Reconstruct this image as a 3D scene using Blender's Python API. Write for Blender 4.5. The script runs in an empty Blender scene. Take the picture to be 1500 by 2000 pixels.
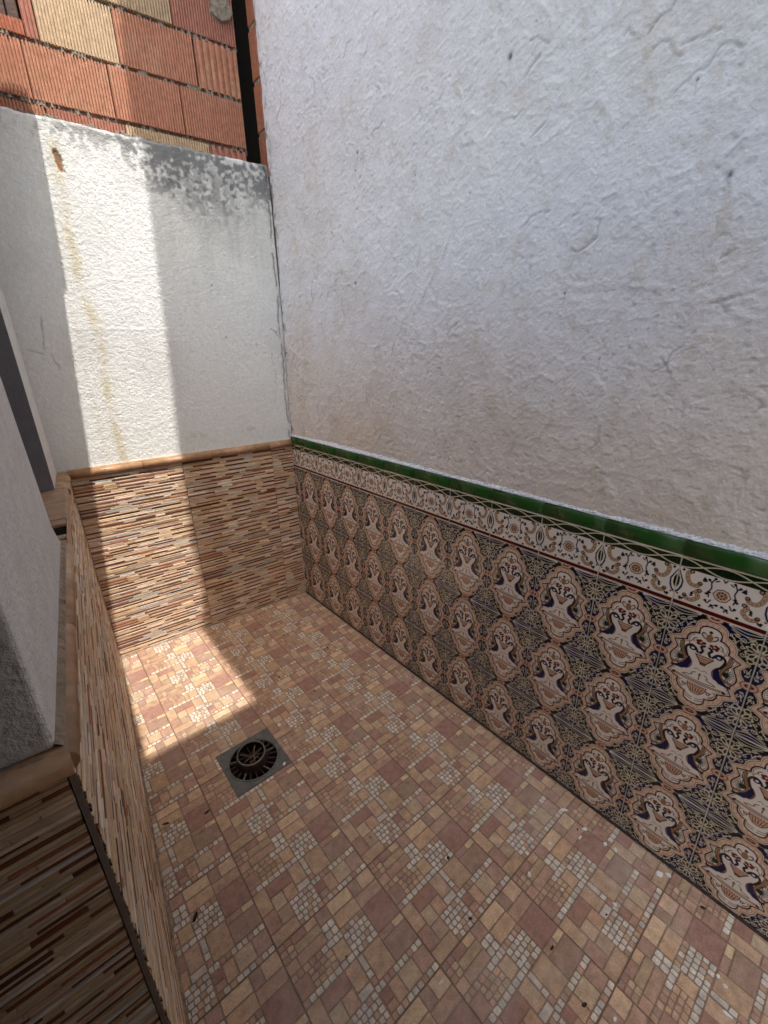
import bpy, math, random
import numpy as np
from mathutils import Matrix, Vector

sc = bpy.context.scene
COL = sc.collection

# ------------------------------------------------------------------ camera
cam = bpy.data.cameras.new("camera")
cam.sensor_fit = 'VERTICAL'; cam.sensor_height = 36.0
cam.lens = 849.38 / 2000 * 36.0
cam.clip_start = 0.02; cam.clip_end = 400
co = bpy.data.objects.new("camera", cam); COL.objects.link(co)
r_ = Vector((0.76686762, -0.64138096, -0.02333496)); u_ = Vector((0.2400654, 0.25293588, 0.93722572))
f_ = Vector((0.59521648, 0.72432997, -0.34794171))
cm = Matrix((r_, u_, -f_)).transposed().to_4x4()
cm.translation = Vector((-1.23382507, -2.36404709, 1.53537472))
co.matrix_world = cm
sc.camera = co

# ------------------------------------------------------------------ light
SM = 2.2                                                 # rise of the sun over its run along y
SUN = Vector((0.063, -1 / SM, 1.0)).normalized()          # towards the sun
elev = math.asin(SUN.z); azim = math.atan2(SUN.x, SUN.y)
world = bpy.data.worlds.new("World"); sc.world = world; world.use_nodes = True
wn = world.node_tree
sky = wn.nodes.new('ShaderNodeTexSky'); sky.sky_type = 'NISHITA'; sky.sun_disc = False; sky.dust_density = 4.5; sky.air_density = 1.9
sky.sun_elevation = elev; sky.sun_rotation = azim
wn.links.new(sky.outputs[0], wn.nodes['Background'].inputs[0])
wn.nodes['Background'].inputs[1].default_value = 0.15
sl = bpy.data.lights.new("sun", 'SUN'); sl.energy = 2.0; sl.angle = math.radians(0.5); sl.color = (1.0, 0.95, 0.87)
so = bpy.data.objects.new("sun", sl); COL.objects.link(so)
so.rotation_euler = SUN.to_track_quat('Z', 'Y').to_euler(); so.location = (0, -6, 9)
sc.view_settings.view_transform = 'Standard'; sc.view_settings.look = 'None'
sc.view_settings.exposure = 1.40; sc.view_settings.gamma = 1.0
sc.cycles.max_bounces = 10; sc.cycles.diffuse_bounces = 6

rng = np.random.default_rng(7); random.seed(7)

# ------------------------------------------------------------------ helpers
def lin(c):
    c = np.asarray(c, float) / 255.0
    return np.where(c <= 0.04045, c / 12.92, ((c + 0.055) / 1.055) ** 2.4)
def mesh_np(name, V, F, mats=(), vcol=None, fcol=None, smooth=False, fmat=None):
    """V (n,3), F (m,4) int array or list of faces; vcol per vertex, fcol per face (linear rgb)"""
    me = bpy.data.meshes.new(name)
    V = np.asarray(V, np.float32)
    if isinstance(F, np.ndarray):
        k = F.shape[1]
        me.vertices.add(len(V)); me.vertices.foreach_set('co', V.ravel())
        me.loops.add(F.size); me.loops.foreach_set('vertex_index', F.ravel().astype(np.int32))
        me.polygons.add(len(F)); me.polygons.foreach_set('loop_start', np.arange(0, F.size, k, dtype=np.int32))
        me.update(calc_edges=True)
    else:
        me.from_pydata(V.tolist(), [], [list(f) for f in F]); me.update()
    for m in mats: me.materials.append(m)
    if vcol is not None:
        a = me.color_attributes.new('col', 'FLOAT_COLOR', 'POINT')
        c = np.ones((len(V), 4), np.float32); c[:, :3] = vcol; a.data.foreach_set('color', c.ravel())
    if fcol is not None:
        a = me.color_attributes.new('col', 'FLOAT_COLOR', 'CORNER')
        tot = np.empty(len(me.polygons), np.int32); me.polygons.foreach_get('loop_total', tot)
        c = np.ones((int(tot.sum()), 4), np.float32); c[:, :3] = np.repeat(np.asarray(fcol), tot, axis=0)
        a.data.foreach_set('color', c.ravel())
    if fmat is not None: me.polygons.foreach_set('material_index', np.asarray(fmat, np.int32))
    if smooth: me.polygons.foreach_set('use_smooth', np.ones(len(me.polygons), bool))
    me.validate(); me.update()
    return me
def link(name, me, parent=None, loc=None, M=None):
    o = bpy.data.objects.new(name, me); COL.objects.link(o)
    if parent is not None: o.parent = parent
    if M is not None: o.matrix_basis = M
    elif loc is not None: o.location = loc
    return o
def tag(o, label=None, cat=None, group=None, kind=None):
    for k, v in (('label', label), ('category', cat), ('group', group), ('kind', kind)):
        if v: o[k] = v
    return o
def frame(o, x, y, z):
    M = Matrix((Vector(x).normalized(), Vector(y).normalized(), Vector(z).normalized())).transposed().to_4x4()
    M.translation = Vector(o); return M
def thing(name, label, cat, M=None, group=None):
    o = bpy.data.objects.new(name, None); COL.objects.link(o); o.empty_display_size = .1
    if M is not None: o.matrix_basis = M
    return tag(o, label, cat, group)
class MB:
    def __init__(s): s.v = []; s.f = []; s.c = []
    def poly(s, pts, c=(1, 1, 1)):
        b = len(s.v); s.v += [tuple(p) for p in pts]; s.f.append(tuple(range(b, b + len(pts)))); s.c.append(c)
    def box(s, x0, x1, y0, y1, z0, z1, c=(1, 1, 1), ch=0.0, skip=''):
        """axis aligned box; ch chamfers the +z face"""
        a = [(x0, y0, z0), (x1, y0, z0), (x1, y1, z0), (x0, y1, z0)]
        m = [(x0, y0, z1 - ch), (x1, y0, z1 - ch), (x1, y1, z1 - ch), (x0, y1, z1 - ch)]
        t = [(x0 + ch, y0 + ch, z1), (x1 - ch, y0 + ch, z1), (x1 - ch, y1 - ch, z1), (x0 + ch, y1 - ch, z1)]
        b = len(s.v)
        if ch > 0:
            s.v += a + m + t
            for lo, hi in ((0, 4), (4, 8)):
                for i in range(4):
                    j = (i + 1) % 4; s.f.append((b + lo + i, b + lo + j, b + hi + j, b + hi + i)); s.c.append(c)
            s.f.append((b + 8, b + 9, b + 10, b + 11)); s.c.append(c)
        else:
            s.v += a + m
            for i in range(4):
                j = (i + 1) % 4; s.f.append((b + i, b + j, b + 4 + j, b + 4 + i)); s.c.append(c)
            s.f.append((b + 4, b + 5, b + 6, b + 7)); s.c.append(c)
        if 'b' not in skip: s.f.append((b + 3, b + 2, b + 1, b)); s.c.append(c)
    def build(s, name, mat, parent=None, loc=None, M=None, smooth=False):
        me = mesh_np(name, np.array(s.v), s.f, [mat], fcol=np.array(s.c), smooth=smooth)
        return link(name, me, parent, loc, M)
def bevel(o, w=0.003, seg=2):
    m = o.modifiers.new('bevel', 'BEVEL'); m.width = w; m.segments = seg; m.limit_method = 'ANGLE'
    return o
# numpy noise ---------------------------------------------------------------
def vnoise(x, y, seed):
    g = np.random.default_rng(seed).random((256, 256))
    xi = np.floor(x).astype(int); yi = np.floor(y).astype(int); fx = x - xi; fy = y - yi
    fx = fx * fx * (3 - 2 * fx); fy = fy * fy * (3 - 2 * fy)
    a = g[xi & 255, yi & 255]; b = g[(xi + 1) & 255, yi & 255]; c = g[xi & 255, (yi + 1) & 255]; d = g[(xi + 1) & 255, (yi + 1) & 255]
    return (a * (1 - fx) + b * fx) * (1 - fy) + (c * (1 - fx) + d * fx) * fy
def fbm(x, y, s, seed, oct=4, gain=.5):
    t = 0; a = 1; n = 0
    for i in range(oct):
        t = t + a * vnoise(x / s + 17.3 * i, y / s + 5.1 * i, seed + i); n += a; a *= gain; s /= 2.03
    return t / n
def sstep(a, b, x):
    t = np.clip((x - a) / (b - a), 0, 1); return t * t * (3 - 2 * t)
def segdist(X, Y, pts):
    d = np.full(X.shape, 1e9)
    for (ax, ay), (bx, by) in zip(pts[:-1], pts[1:]):
        vx, vy = bx - ax, by - ay; L = vx * vx + vy * vy + 1e-12
        t = np.clip(((X - ax) * vx + (Y - ay) * vy) / L, 0, 1)
        d = np.minimum(d, np.hypot(X - ax - t * vx, Y - ay - t * vy))
    return d
def inside(X, Y, pts):
    c = np.zeros(X.shape, bool); n = len(pts)
    for i in range(n):
        ax, ay = pts[i]; bx, by = pts[(i + 1) % n]
        if ay == by: continue
        k = ((ay > Y) != (by > Y)) & (X < (bx - ax) * (Y - ay) / (by - ay) + ax); c ^= k
    return c
def crom(pts, n=8, closed=False):
    P = [np.array(p, float) for p in pts]; out = []
    N = len(P); rngi = range(N if closed else N - 1)
    for i in rngi:
        if closed: p0, p1, p2, p3 = P[i - 1], P[i], P[(i + 1) % N], P[(i + 2) % N]
        else: p0, p1, p2, p3 = P[max(i - 1, 0)], P[i], P[i + 1], P[min(i + 2, N - 1)]
        for k in range(n):
            t = k / n
            out.append(tuple(.5 * ((2 * p1) + (p2 - p0) * t + (2 * p0 - 5 * p1 + 4 * p2 - p3) * t * t + (3 * p1 - p0 - 3 * p2 + p3) * t ** 3)))
    out.append(out[0] if closed else tuple(P[-1])); return out

# ------------------------------------------------------------------ materials
def newmat(name):
    m = bpy.data.materials.new(name); m.use_nodes = True
    return m, m.node_tree.nodes, m.node_tree.links, m.node_tree.nodes['Principled BSDF']
def mixc(N, L, a, b, fac, mode='MIX'):
    x = N.new('ShaderNodeMix'); x.data_type = 'RGBA'; x.blend_type = mode
    for s, v in ((x.inputs[6], a), (x.inputs[7], b), (x.inputs[0], fac)):
        if hasattr(v, 'is_linked'): L.new(v, s)
        elif isinstance(v, (int, float)): s.default_value = v
        else: s.default_value = (*v, 1)
    return x.outputs[2]
def noise(N, L, scale, detail=4, rough=.55, vec=None, stretch=None):
    n = N.new('ShaderNodeTexNoise'); n.inputs['Scale'].default_value = scale; n.inputs['Detail'].default_value = detail; n.inputs['Roughness'].default_value = rough
    if vec is None:
        tc = N.new('ShaderNodeTexCoord'); vec = tc.outputs['Object']
    if stretch:
        mp = N.new('ShaderNodeMapping'); mp.inputs['Scale'].default_value = stretch; L.new(vec, mp.inputs[0]); vec = mp.outputs[0]
    L.new(vec, n.inputs['Vector']); return n
def ramp(N, L, src, pts):
    r = N.new('ShaderNodeValToRGB'); e = r.color_ramp.elements
    while len(e) < len(pts): e.new(.5)
    for i, (p, c) in enumerate(pts):
        e[i].position = p; e[i].color = (c, c, c, 1) if isinstance(c, (int, float)) else (*c, 1)
    L.new(src, r.inputs[0]); return r.outputs[0]
def bump(N, L, B, src, dist, strength=1.0, prev=None):
    b = N.new('ShaderNodeBump'); b.inputs['Distance'].default_value = dist; b.inputs['Strength'].default_value = strength
    L.new(src, b.inputs['Height'])
    if prev: L.new(prev, b.inputs['Normal'])
    L.new(b.outputs[0], B.inputs['Normal']); return b.outputs[0]
def wpos(N, L):
    g = N.new('ShaderNodeNewGeometry'); return g.outputs['Position']
def mat_attr(name, rough=.5, nscale=60, namp=.35, bscale=120, bdist=.0008, spec=.5, world=True, stretch=None, attr='col', coat=0, fine=0, finea=.20, dusty=False):
    """colour attribute, mottled with noise, with fine relief"""
    m, N, L, B = newmat(name)
    at = N.new('ShaderNodeAttribute'); at.attribute_name = attr
    v = wpos(N, L) if world else None
    n = noise(N, L, nscale, 5, .6, v, stretch)
    f = ramp(N, L, n.outputs[0], [(.25, 1 - namp), (.75, 1 + namp * .6)])
    cc = mixc(N, L, at.outputs[0], f, 1.0, 'MULTIPLY')
    if fine: cc = mixc(N, L, cc, ramp(N, L, noise(N, L, fine, 3, .6, v).outputs[0], [(.3, 1 - finea), (.7, 1 + finea * .7)]), 1.0, 'MULTIPLY')
    if dusty:
        d1 = ramp(N, L, noise(N, L, 3.1, 6, .65, v).outputs[0], [(.52, 0.0), (.74, .34)])
        cc = mixc(N, L, cc, (.62, .56, .50), d1)
        r1 = ramp(N, L, noise(N, L, 1.9, 3, .6, v, (1, 1, 1)).outputs[0], [(.64, 0.0), (.70, 1.0)]); r2 = ramp(N, L, noise(N, L, 26, 5, .7, v).outputs[0], [(.50, 0.0), (.64, .75)])
        cc = mixc(N, L, cc, (.36, .15, .055), mixc(N, L, r1, r2, 1.0, 'MULTIPLY'))
        d2 = ramp(N, L, noise(N, L, 160, 2, .5, v).outputs[0], [(.70, 0.0), (.76, .65)])
        cc = mixc(N, L, cc, (.12, .08, .06), d2)
    L.new(cc, B.inputs['Base Color'])
    if bdist:
        nb = noise(N, L, bscale, 4, .6, v, stretch); bump(N, L, B, nb.outputs[0], bdist)
    r = ramp(N, L, n.outputs[0], [(.3, max(rough - .1, 0)), (.7, min(rough + .12, 1))]); L.new(r, B.inputs['Roughness'])
    B.inputs['Specular IOR Level'].default_value = spec
    B.inputs['Coat Weight'].default_value = coat
    return m
def mat_plain(name, c, rough=.6, nscale=30, namp=.25, bscale=90, bdist=.001, metallic=0, spec=.5):
    m, N, L, B = newmat(name)
    n = noise(N, L, nscale, 5, .6, wpos(N, L))
    c = np.array(c)
    L.new(ramp(N, L, n.outputs[0], [(.25, tuple(c * (1 - namp))), (.75, tuple(np.minimum(c * (1 + namp * .7), 1)))]), B.inputs['Base Color'])
    if bdist: bump(N, L, B, noise(N, L, bscale, 4, .6, wpos(N, L)).outputs[0], bdist)
    B.inputs['Roughness'].default_value = rough; B.inputs['Metallic'].default_value = metallic; B.inputs['Specular IOR Level'].default_value = spec
    return m
M_glaze = mat_attr('printed_glazed_tile', .15, 7, .12, 28, .0006, .5, coat=0.0)
M_green = mat_attr('green_glaze', .32, 20, .22, 50, .0008, .5)
M_floor = mat_attr('stoneware_floor', .50, 42, .34, 260, .0004, .35, fine=230, dusty=True)
M_ledger = mat_attr('ledger_stone_tile', .5, 70, .34, 110, .0022, .4, stretch=(.30, .30, 1.6))
M_plR = mat_attr('rough_white_render', .92, 14, .08, 120, .0024, .15, fine=140, finea=.05)
M_plB = mat_attr('gotele_white_render', .92, 60, .10, 150, .0042, .15, fine=160, finea=.06)
M_plL = mat_plain('fine_white_render', (.72, .70, .68), .92, 22, .14, 95, .0062, spec=.15)
M_clay = mat_plain('brown_clay_moulding', (.40, .23, .125), .38, 24, .42, 60, .0018)
M_sill = mat_plain('terracotta_sill', (.43, .275, .19), .55, 20, .35, 70, .0014)
M_mortar = mat_plain('grey_mortar', (.27, .235, .195), .95, 60, .5, 70, .008, spec=.1)
M_grout = mat_plain('floor_grout', (.22, .15, .11), .95, 50, .3, 200, .0005, spec=.1)
M_groutw = mat_plain('wall_grout', (.62, .58, .47), .9, 50, .2, 200, .0005, spec=.1)
M_bead = mat_plain('white_cement_bead', (.74, .75, .77), .95, 130, .3, 170, .006, spec=.1)
M_void_shade = mat_plain('void_shade', (.012, .011, .010), .95, 30, .2, 0, 0, spec=.05)  # near-black colour standing in for deep shade in gaps and holes
M_body = mat_plain('tile_body_edge', (.27, .20, .16), .8, 40, .15, 120, .0004, spec=.2)
M_ground = mat_plain('dry_ground', (.30, .25, .20), .95, 3, .3, 20, .01, spec=.1)
M_house = mat_plain('dark_ochre_render', (.105, .080, .062), .95, 8, .15, 90, .002, spec=.1)
M_reveal_shade = mat_plain('shade_toned_reveal', (.20, .19, .21), .8, 20, .12, 110, .002, spec=.2)  # dark tone puts the shade on the reveal into its colour
M_end_shade = mat_plain('shade_toned_render', (.30, .295, .325), .92, 22, .14, 95, .0062, spec=.15)  # shade of the end face painted into its plaster colour
M_white = mat_plain('whitewashed_house_render', (.76, .75, .73), .95, 8, .08, 90, .002, spec=.1)
M_roof = mat_plain('clay_roof_tile', (.38, .19, .11), .85, 12, .35, 60, .003, spec=.15)
M_wood = mat_plain('dark_stained_wood', (.055, .024, .015), .6, 30, .4, 60, .002)
M_glass = mat_plain('dark_window_glass', (.03, .035, .04), .08, 3, .1, 0, 0)
M_drainm = mat_plain('weathered_grey_metal', (.15, .15, .14), .55, 40, .35, 120, .0006, metallic=.35)
M_drainr = mat_plain('dirty_brown_plastic', (.040, .020, .015), .6, 60, .5, 120, .001)
M_rim = mat_plain('scuffed_rim', (.17, .145, .125), .5, 60, .4, 120, .0006)
M_flake = mat_plain('white_plaster_chip', (.80, .79, .76), .9, 60, .1, 150, .001, spec=.2)
M_leaf = mat_plain('dead_leaf', (.06, .030, .020), .8, 90, .5, 150, .001, spec=.2)
M_dirt = mat_plain('dark_dirty_joint', (.055, .042, .034), .95, 60, .5, 150, .002, spec=.1)
M_joint = mat_plain('foot_mortar', (.33, .25, .19), .95, 40, .5, 150, .002, spec=.1)
M_twig = mat_plain('dry_twig', (.20, .14, .09), .85, 90, .4, 150, .001, spec=.2)
def mat_brick():
    m, N, L, B = newmat('hollow_clay_brick')
    oi = N.new('ShaderNodeObjectInfo')
    n = noise(N, L, 7, 5, .65, wpos(N, L), (1, 1, .6))
    pale = ramp(N, L, n.outputs[0], [(.56, 0.0), (.68, 1.0)])
    c = mixc(N, L, oi.outputs['Color'], (.50, .36, .22), N_mul(N, L, pale, .38))
    n2 = noise(N, L, 55, 4, .6, wpos(N, L))
    L.new(mixc(N, L, c, ramp(N, L, n2.outputs[0], [(.25, .68), (.75, 1.2)]), 1.0, 'MULTIPLY'), B.inputs['Base Color'])
    bump(N, L, B, noise(N, L, 160, 4, .6, wpos(N, L)).outputs[0], .0012)
    B.inputs['Roughness'].default_value = .88; B.inputs['Specular IOR Level'].default_value = .2
    return m
def N_mul(N, L, src, k):
    x = N.new('ShaderNodeMath'); x.operation = 'MULTIPLY'; L.new(src, x.inputs[0]); x.inputs[1].default_value = k; return x.outputs[0]
M_brick = mat_brick()

# ------------------------------------------------------------------ layout constants
tb, tl, W = -0.0667, 0.0934, 1.1216
PLB = Vector((-1.1160, 0.0745, 0.0))                     # floor corner of back wall and left wall
FR = frame((0, 0, 0), (0, -1, 0), (0, 0, 1), (-1, 0, 0))            # right wall: u along -y
FB = frame((0, 0, 0), (1, tb, 0), (0, 0, 1), (tb, -1, 0))           # back wall: u along +x, room at u<0
FL = frame(PLB, (tl, 1, 0), (0, 0, 1), (1, -tl, 0))                 # left wall: u along +y, room at u<0
LBU = -1.1185                                                        # u of left corner in the back wall's frame
UN = -1.833                                                          # u of the near corner in the left wall's frame
LWT = 2.05                                                           # top of the left wall
NC = FL @ Vector((UN, 0, 0))
FE = frame(NC, (1, 0, 0), (0, 0, 1), (0, -1, 0))                    # end face of the left wall (faces the passage)

# ------------------------------------------------------------------ ground and floor slab
mb = MB(); mb.box(-60, 60, -60, 60, -.20, -.06)
g = mb.build('ground', M_ground); tag(g, kind='structure')
mb = MB()
for q in ((-2.7, -.925, -6.3, .15), (-.739, .05, -6.3, .15), (-.925, -.739, -6.3, -1.10), (-.925, -.739, -.914, .15)): mb.box(*q, -.058, -.0030)
floor = mb.build('patio_floor', M_grout); tag(floor, kind='structure')

# floor tile: 24 x 24 units of printed, embossed stones
TS = .3146; U24 = TS / 24
TAN, YEL, PLUM, PINK, WHT, LIL, ORG = 'TYPKWLO'
tile_def = [  # (u0,u1,v0,v1,kind)
 (12.1,14.2,1.2,2.7,'K'),(12.1,14.2,2.7,4.9,'P'),(14.2,16.7,1.2,4.9,'T'),(16.7,20.6,1.2,4.9,'Y'),(20.6,24,1.2,4.9,'L'),
 (13.2,17.7,6.2,12,'T'),(12,13.2,9,12,'W'),(12,13.2,7.6,9,'W'),(12,13.2,6.2,7.6,'K'),(17.7,24,6.2,10.6,'L'),(17.7,21.2,10.6,12.1,'K'),(21.2,24,10.6,12.1,'Y'),
 (17.8,24,12.1,18.1,'P'),(8.8,11.8,13.4,16.7,'T'),(12,17.8,18.1,21.1,'O'),(12,17.8,21.1,24,'Y'),(17.8,24,18.1,20.8,'K'),(17.8,20.2,20.8,24,'L'),(20.2,24,20.8,24,'Y'),
 (2.5,8.9,18.1,20.3,'K'),(0,2.5,18.1,20.3,'T'),(3,9,20.3,22.2,'T'),(3,6.2,22.2,24,'P'),(6.2,9,22.2,24,'O'),(9,12,21.2,24,'L'),
 (0,3.2,13.4,16.8,'P'),(3,8.8,9,12.1,'P'),(8.8,11.9,7.5,12.1,'T'),(0,3,6.8,12.1,'T'),(3,5.9,5.8,9,'Y'),(5.9,8.7,5.8,9,'O'),(8.7,11.9,5.9,7.5,'W'),
 (0,3,2.7,6.8,'K'),(3,6,2.7,5.8,'T'),(0,6,0,2.7,'O')]
def cob(u0, u1, v0, v1, nu, nv, kinds):
    out = []
    for j in range(nv):
        for i in range(nu):
            sh = .25 * ((j % 2) - .5) * (u1 - u0) / nu if nu > 2 else 0
            a = u0 + (u1 - u0) * i / nu + (sh if i else 0); b = u0 + (u1 - u0) * (i + 1) / nu + (sh if i < nu - 1 else 0)
            out.append((a, b, v0 + (v1 - v0) * j / nv, v0 + (v1 - v0) * (j + 1) / nv, random.choice(kinds)))
    return out
small = cob(12, 24, 0, 1.2, 9, 1, 'WWKT') + cob(11.9, 24, 4.9, 6.2, 10, 1, 'WWTK') + cob(11.9, 17.8, 12.1, 18.1, 5, 5, 'WWWT') \
    + cob(9, 11.9, 18.1, 21.2, 2, 2, 'W') + cob(10, 12, 16.7, 18.1, 2, 1, 'W') + cob(0, 10, 16.8, 18.1, 7, 1, 'WWTK') \
    + cob(0, 11.9, 12.1, 13.4, 8, 1, 'WWK') + cob(3.2, 8.8, 13.4, 16.8, 4, 3, 'TYOK') + cob(6, 11.9, 0, 5.8, 5, 5, 'WWTW') + cob(0, 3, 20.3, 24, 2, 3, 'TKY')
KC = dict(T=(.57, .378, .248), Y=(.65, .480, .315), P=(.455, .250, .194), K=(.51, .312, .228), W=(.70, .63, .54), L=(.46, .288, .220), O=(.58, .380, .240))
def stone(mb, u0, u1, v0, v1, kind, cut):
    g = .085; u0 += g; u1 -= g; v0 += g; v1 -= g
    c = np.array(KC[kind]) * rng.uniform(.86, 1.14) * rng.uniform(.96, 1.04, 3)
    w, h = u1 - u0, v1 - v0; k = cut * min(w, h)
    P = [(u0 + k, v0), (u1 - k, v0), (u1, v0 + k), (u1, v1 - k), (u1 - k, v1), (u0 + k, v1), (u0, v1 - k), (u0, v0 + k)]
    P = [(x + rng.uniform(-.045, .045), y + rng.uniform(-.045, .045)) for x, y in P]
    cx, cy = (u0 + u1) / 2, (v0 + v1) / 2; s = .09
    T = [(x + s * np.sign(cx - x) * min(1, abs(cx - x)), y + s * np.sign(cy - y) * min(1, abs(cy - y))) for x, y in P]
    b = len(mb.v); zt = -rng.uniform(0, .0004)
    mb.v += [(x * U24, y * U24, -.0016) for x, y in P] + [(x * U24, y * U24, zt) for x, y in T]
    for i in range(8):
        j = (i + 1) % 8; mb.f.append((b + i, b + j, b + 8 + j, b + 8 + i)); mb.c.append(tuple(c * .8))
    mb.f.append(tuple(range(b + 8, b + 16))); mb.c.append(tuple(c))
mb = MB()
mb.box(0, 24 * U24, 0, 24 * U24, -.010, -.0012, (.33, .215, .150), ch=.0006)
for s_ in tile_def: stone(mb, *s_, .035)
for s_ in small: stone(mb, *s_, .15)
tile_me = mesh_np('floor_tile', np.array(mb.v), mb.f, [M_floor], fcol=np.array(mb.c))
import bmesh
def clipped(me, planes, name):
    bm = bmesh.new(); bm.from_mesh(me)
    for co_, no_ in planes:
        bmesh.ops.bisect_plane(bm, geom=bm.verts[:] + bm.edges[:] + bm.faces[:], plane_co=co_, plane_no=no_, clear_outer=True)
    if not bm.faces: bm.free(); return None
    m2 = bpy.data.meshes.new(name); bm.to_mesh(m2); bm.free()
    for m in me.materials: m2.materials.append(m)
    return m2
# walls' foot lines (point, outward normal)
foot = [(Vector((-.004, 0, 0)), Vector((1, 0, 0))), (FB @ Vector((0, 0, .004)), Vector((-tb, 1, 0)).normalized())]
lfoot = (FL @ Vector((0, 0, .004)), Vector((-1, tl, 0)).normalized())
DR = (-.832, -1.007, .1135)                               # drain centre and half side
for i in range(-5, 3):
    for j in range(-5, 8):
        x0 = -.722 + .316 * i + .0007; y0 = -1.929 + .316 * j + .0007
        if x0 > -.01 or y0 > .06 or x0 < -2.6: continue
        c = [(x0, y0), (x0 + TS, y0), (x0 + TS, y0 + TS), (x0, y0 + TS)]
        pl = [p for p in foot if any((Vector((*q, 0)) - p[0]).dot(p[1]) > 0 for q in c)]
        if y0 + TS > NC.y:                            # beside the left wall
            if any((Vector((*q, 0)) - lfoot[0]).dot(lfoot[1]) > 0 for q in c): pl.append(lfoot)
            if x0 + TS < -1.30: continue
        me = tile_me
        if pl: me = clipped(tile_me, [(p - Vector((x0, y0, 0)), n) for p, n in pl], 'floor_tile_cut')
        if me is None or len(me.polygons) < 3: continue
        dx0, dx1, dy0, dy1 = DR[0] - DR[2] - x0, DR[0] + DR[2] - x0, DR[1] - DR[2] - y0, DR[1] + DR[2] - y0
        if dx1 > 0 and dx0 < TS and dy1 > 0 and dy0 < TS:      # notch for the drain
            bm = bmesh.new(); bm.from_mesh(me)
            for p, n in (((dx0, 0, 0), (1, 0, 0)), ((dx1, 0, 0), (1, 0, 0)), ((0, dy0, 0), (0, 1, 0)), ((0, dy1, 0), (0, 1, 0))):
                bmesh.ops.bisect_plane(bm, geom=bm.verts[:] + bm.edges[:] + bm.faces[:], plane_co=p, plane_no=n)
            kill = []
            for f in bm.faces:
                q = f.calc_center_median()
                if dx0 < q.x < dx1 and dy0 < q.y < dy1: kill.append(f)
            bmesh.ops.delete(bm, geom=kill, context='FACES')
            m2 = bpy.data.meshes.new('floor_tile_notched'); bm.to_mesh(m2); bm.free()
            m2.materials.append(M_floor); me = m2
        o = link('floor_tile', me, floor, (x0, y0, 0))

# ------------------------------------------------------------------ printed wall tiles (colour field drawn on a fine mesh)
C = {k: lin(v) for k, v in dict(cream=(228, 211, 190), salmon=(206, 160, 132), bead=(228, 200, 174), brown=(100, 60, 42), dark=(32, 22, 24), navy=(22, 24, 66),
     tan=(152, 108, 72), red=(112, 28, 18), green=(24, 40, 20), black=(16, 17, 22), line=(214, 198, 168), white=(228, 214, 200), olive=(84, 72, 40), maroon=(84, 14, 10)).items()}
class Canvas:
    def __init__(s, w, h, nx, ny):
        s.w, s.h = w, h
        x = (np.arange(nx * 3) + .5) / (nx * 3) * w; y = (np.arange(ny * 3) + .5) / (ny * 3) * h
        s.X, s.Y = np.meshgrid(x, y); s.nx, s.ny = nx, ny; s.c = np.zeros(s.X.shape + (3,)); s.aa = w / nx / 3
    def put(s, m, col):
        m = np.clip(m, 0, 1)[..., None]; s.c = s.c * (1 - m) + C[col] * m if isinstance(col, str) else s.c * (1 - m) + np.array(col) * m
    def cov(s, d): return np.clip(.5 - d / s.aa, 0, 1)
    def stroke(s, pts, w, col): s.put(s.cov(segdist(s.X, s.Y, pts) - w), col)
    def fill(s, pts, col): s.put(inside(s.X, s.Y, pts).astype(float), col)
    def disc(s, x, y, r, col, ry=None): s.put(s.cov((np.hypot((s.X - x) / r, (s.Y - y) / (ry or r)) - 1) * min(r, ry or r)), col)
    def ring(s, x, y, r, w, col, ry=None): s.put(s.cov(np.abs((np.hypot((s.X - x) / r, (s.Y - y) / (ry or r)) - 1) * min(r, ry or r)) - w), col)
    def down(s): return s.c.reshape(s.ny, 3, s.nx, 3, 3).mean((1, 3))
def spiral(x, y, r, a0, turns, n=18, tail=None):
    P = [] if tail is None else [tail]
    for i in range(n):
        t = i / (n - 1); a = a0 + turns * 2 * math.pi * t; q = r * (1 - .72 * t); P.append((x + q * math.cos(a), y + q * math.sin(a)))
    return P
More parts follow.
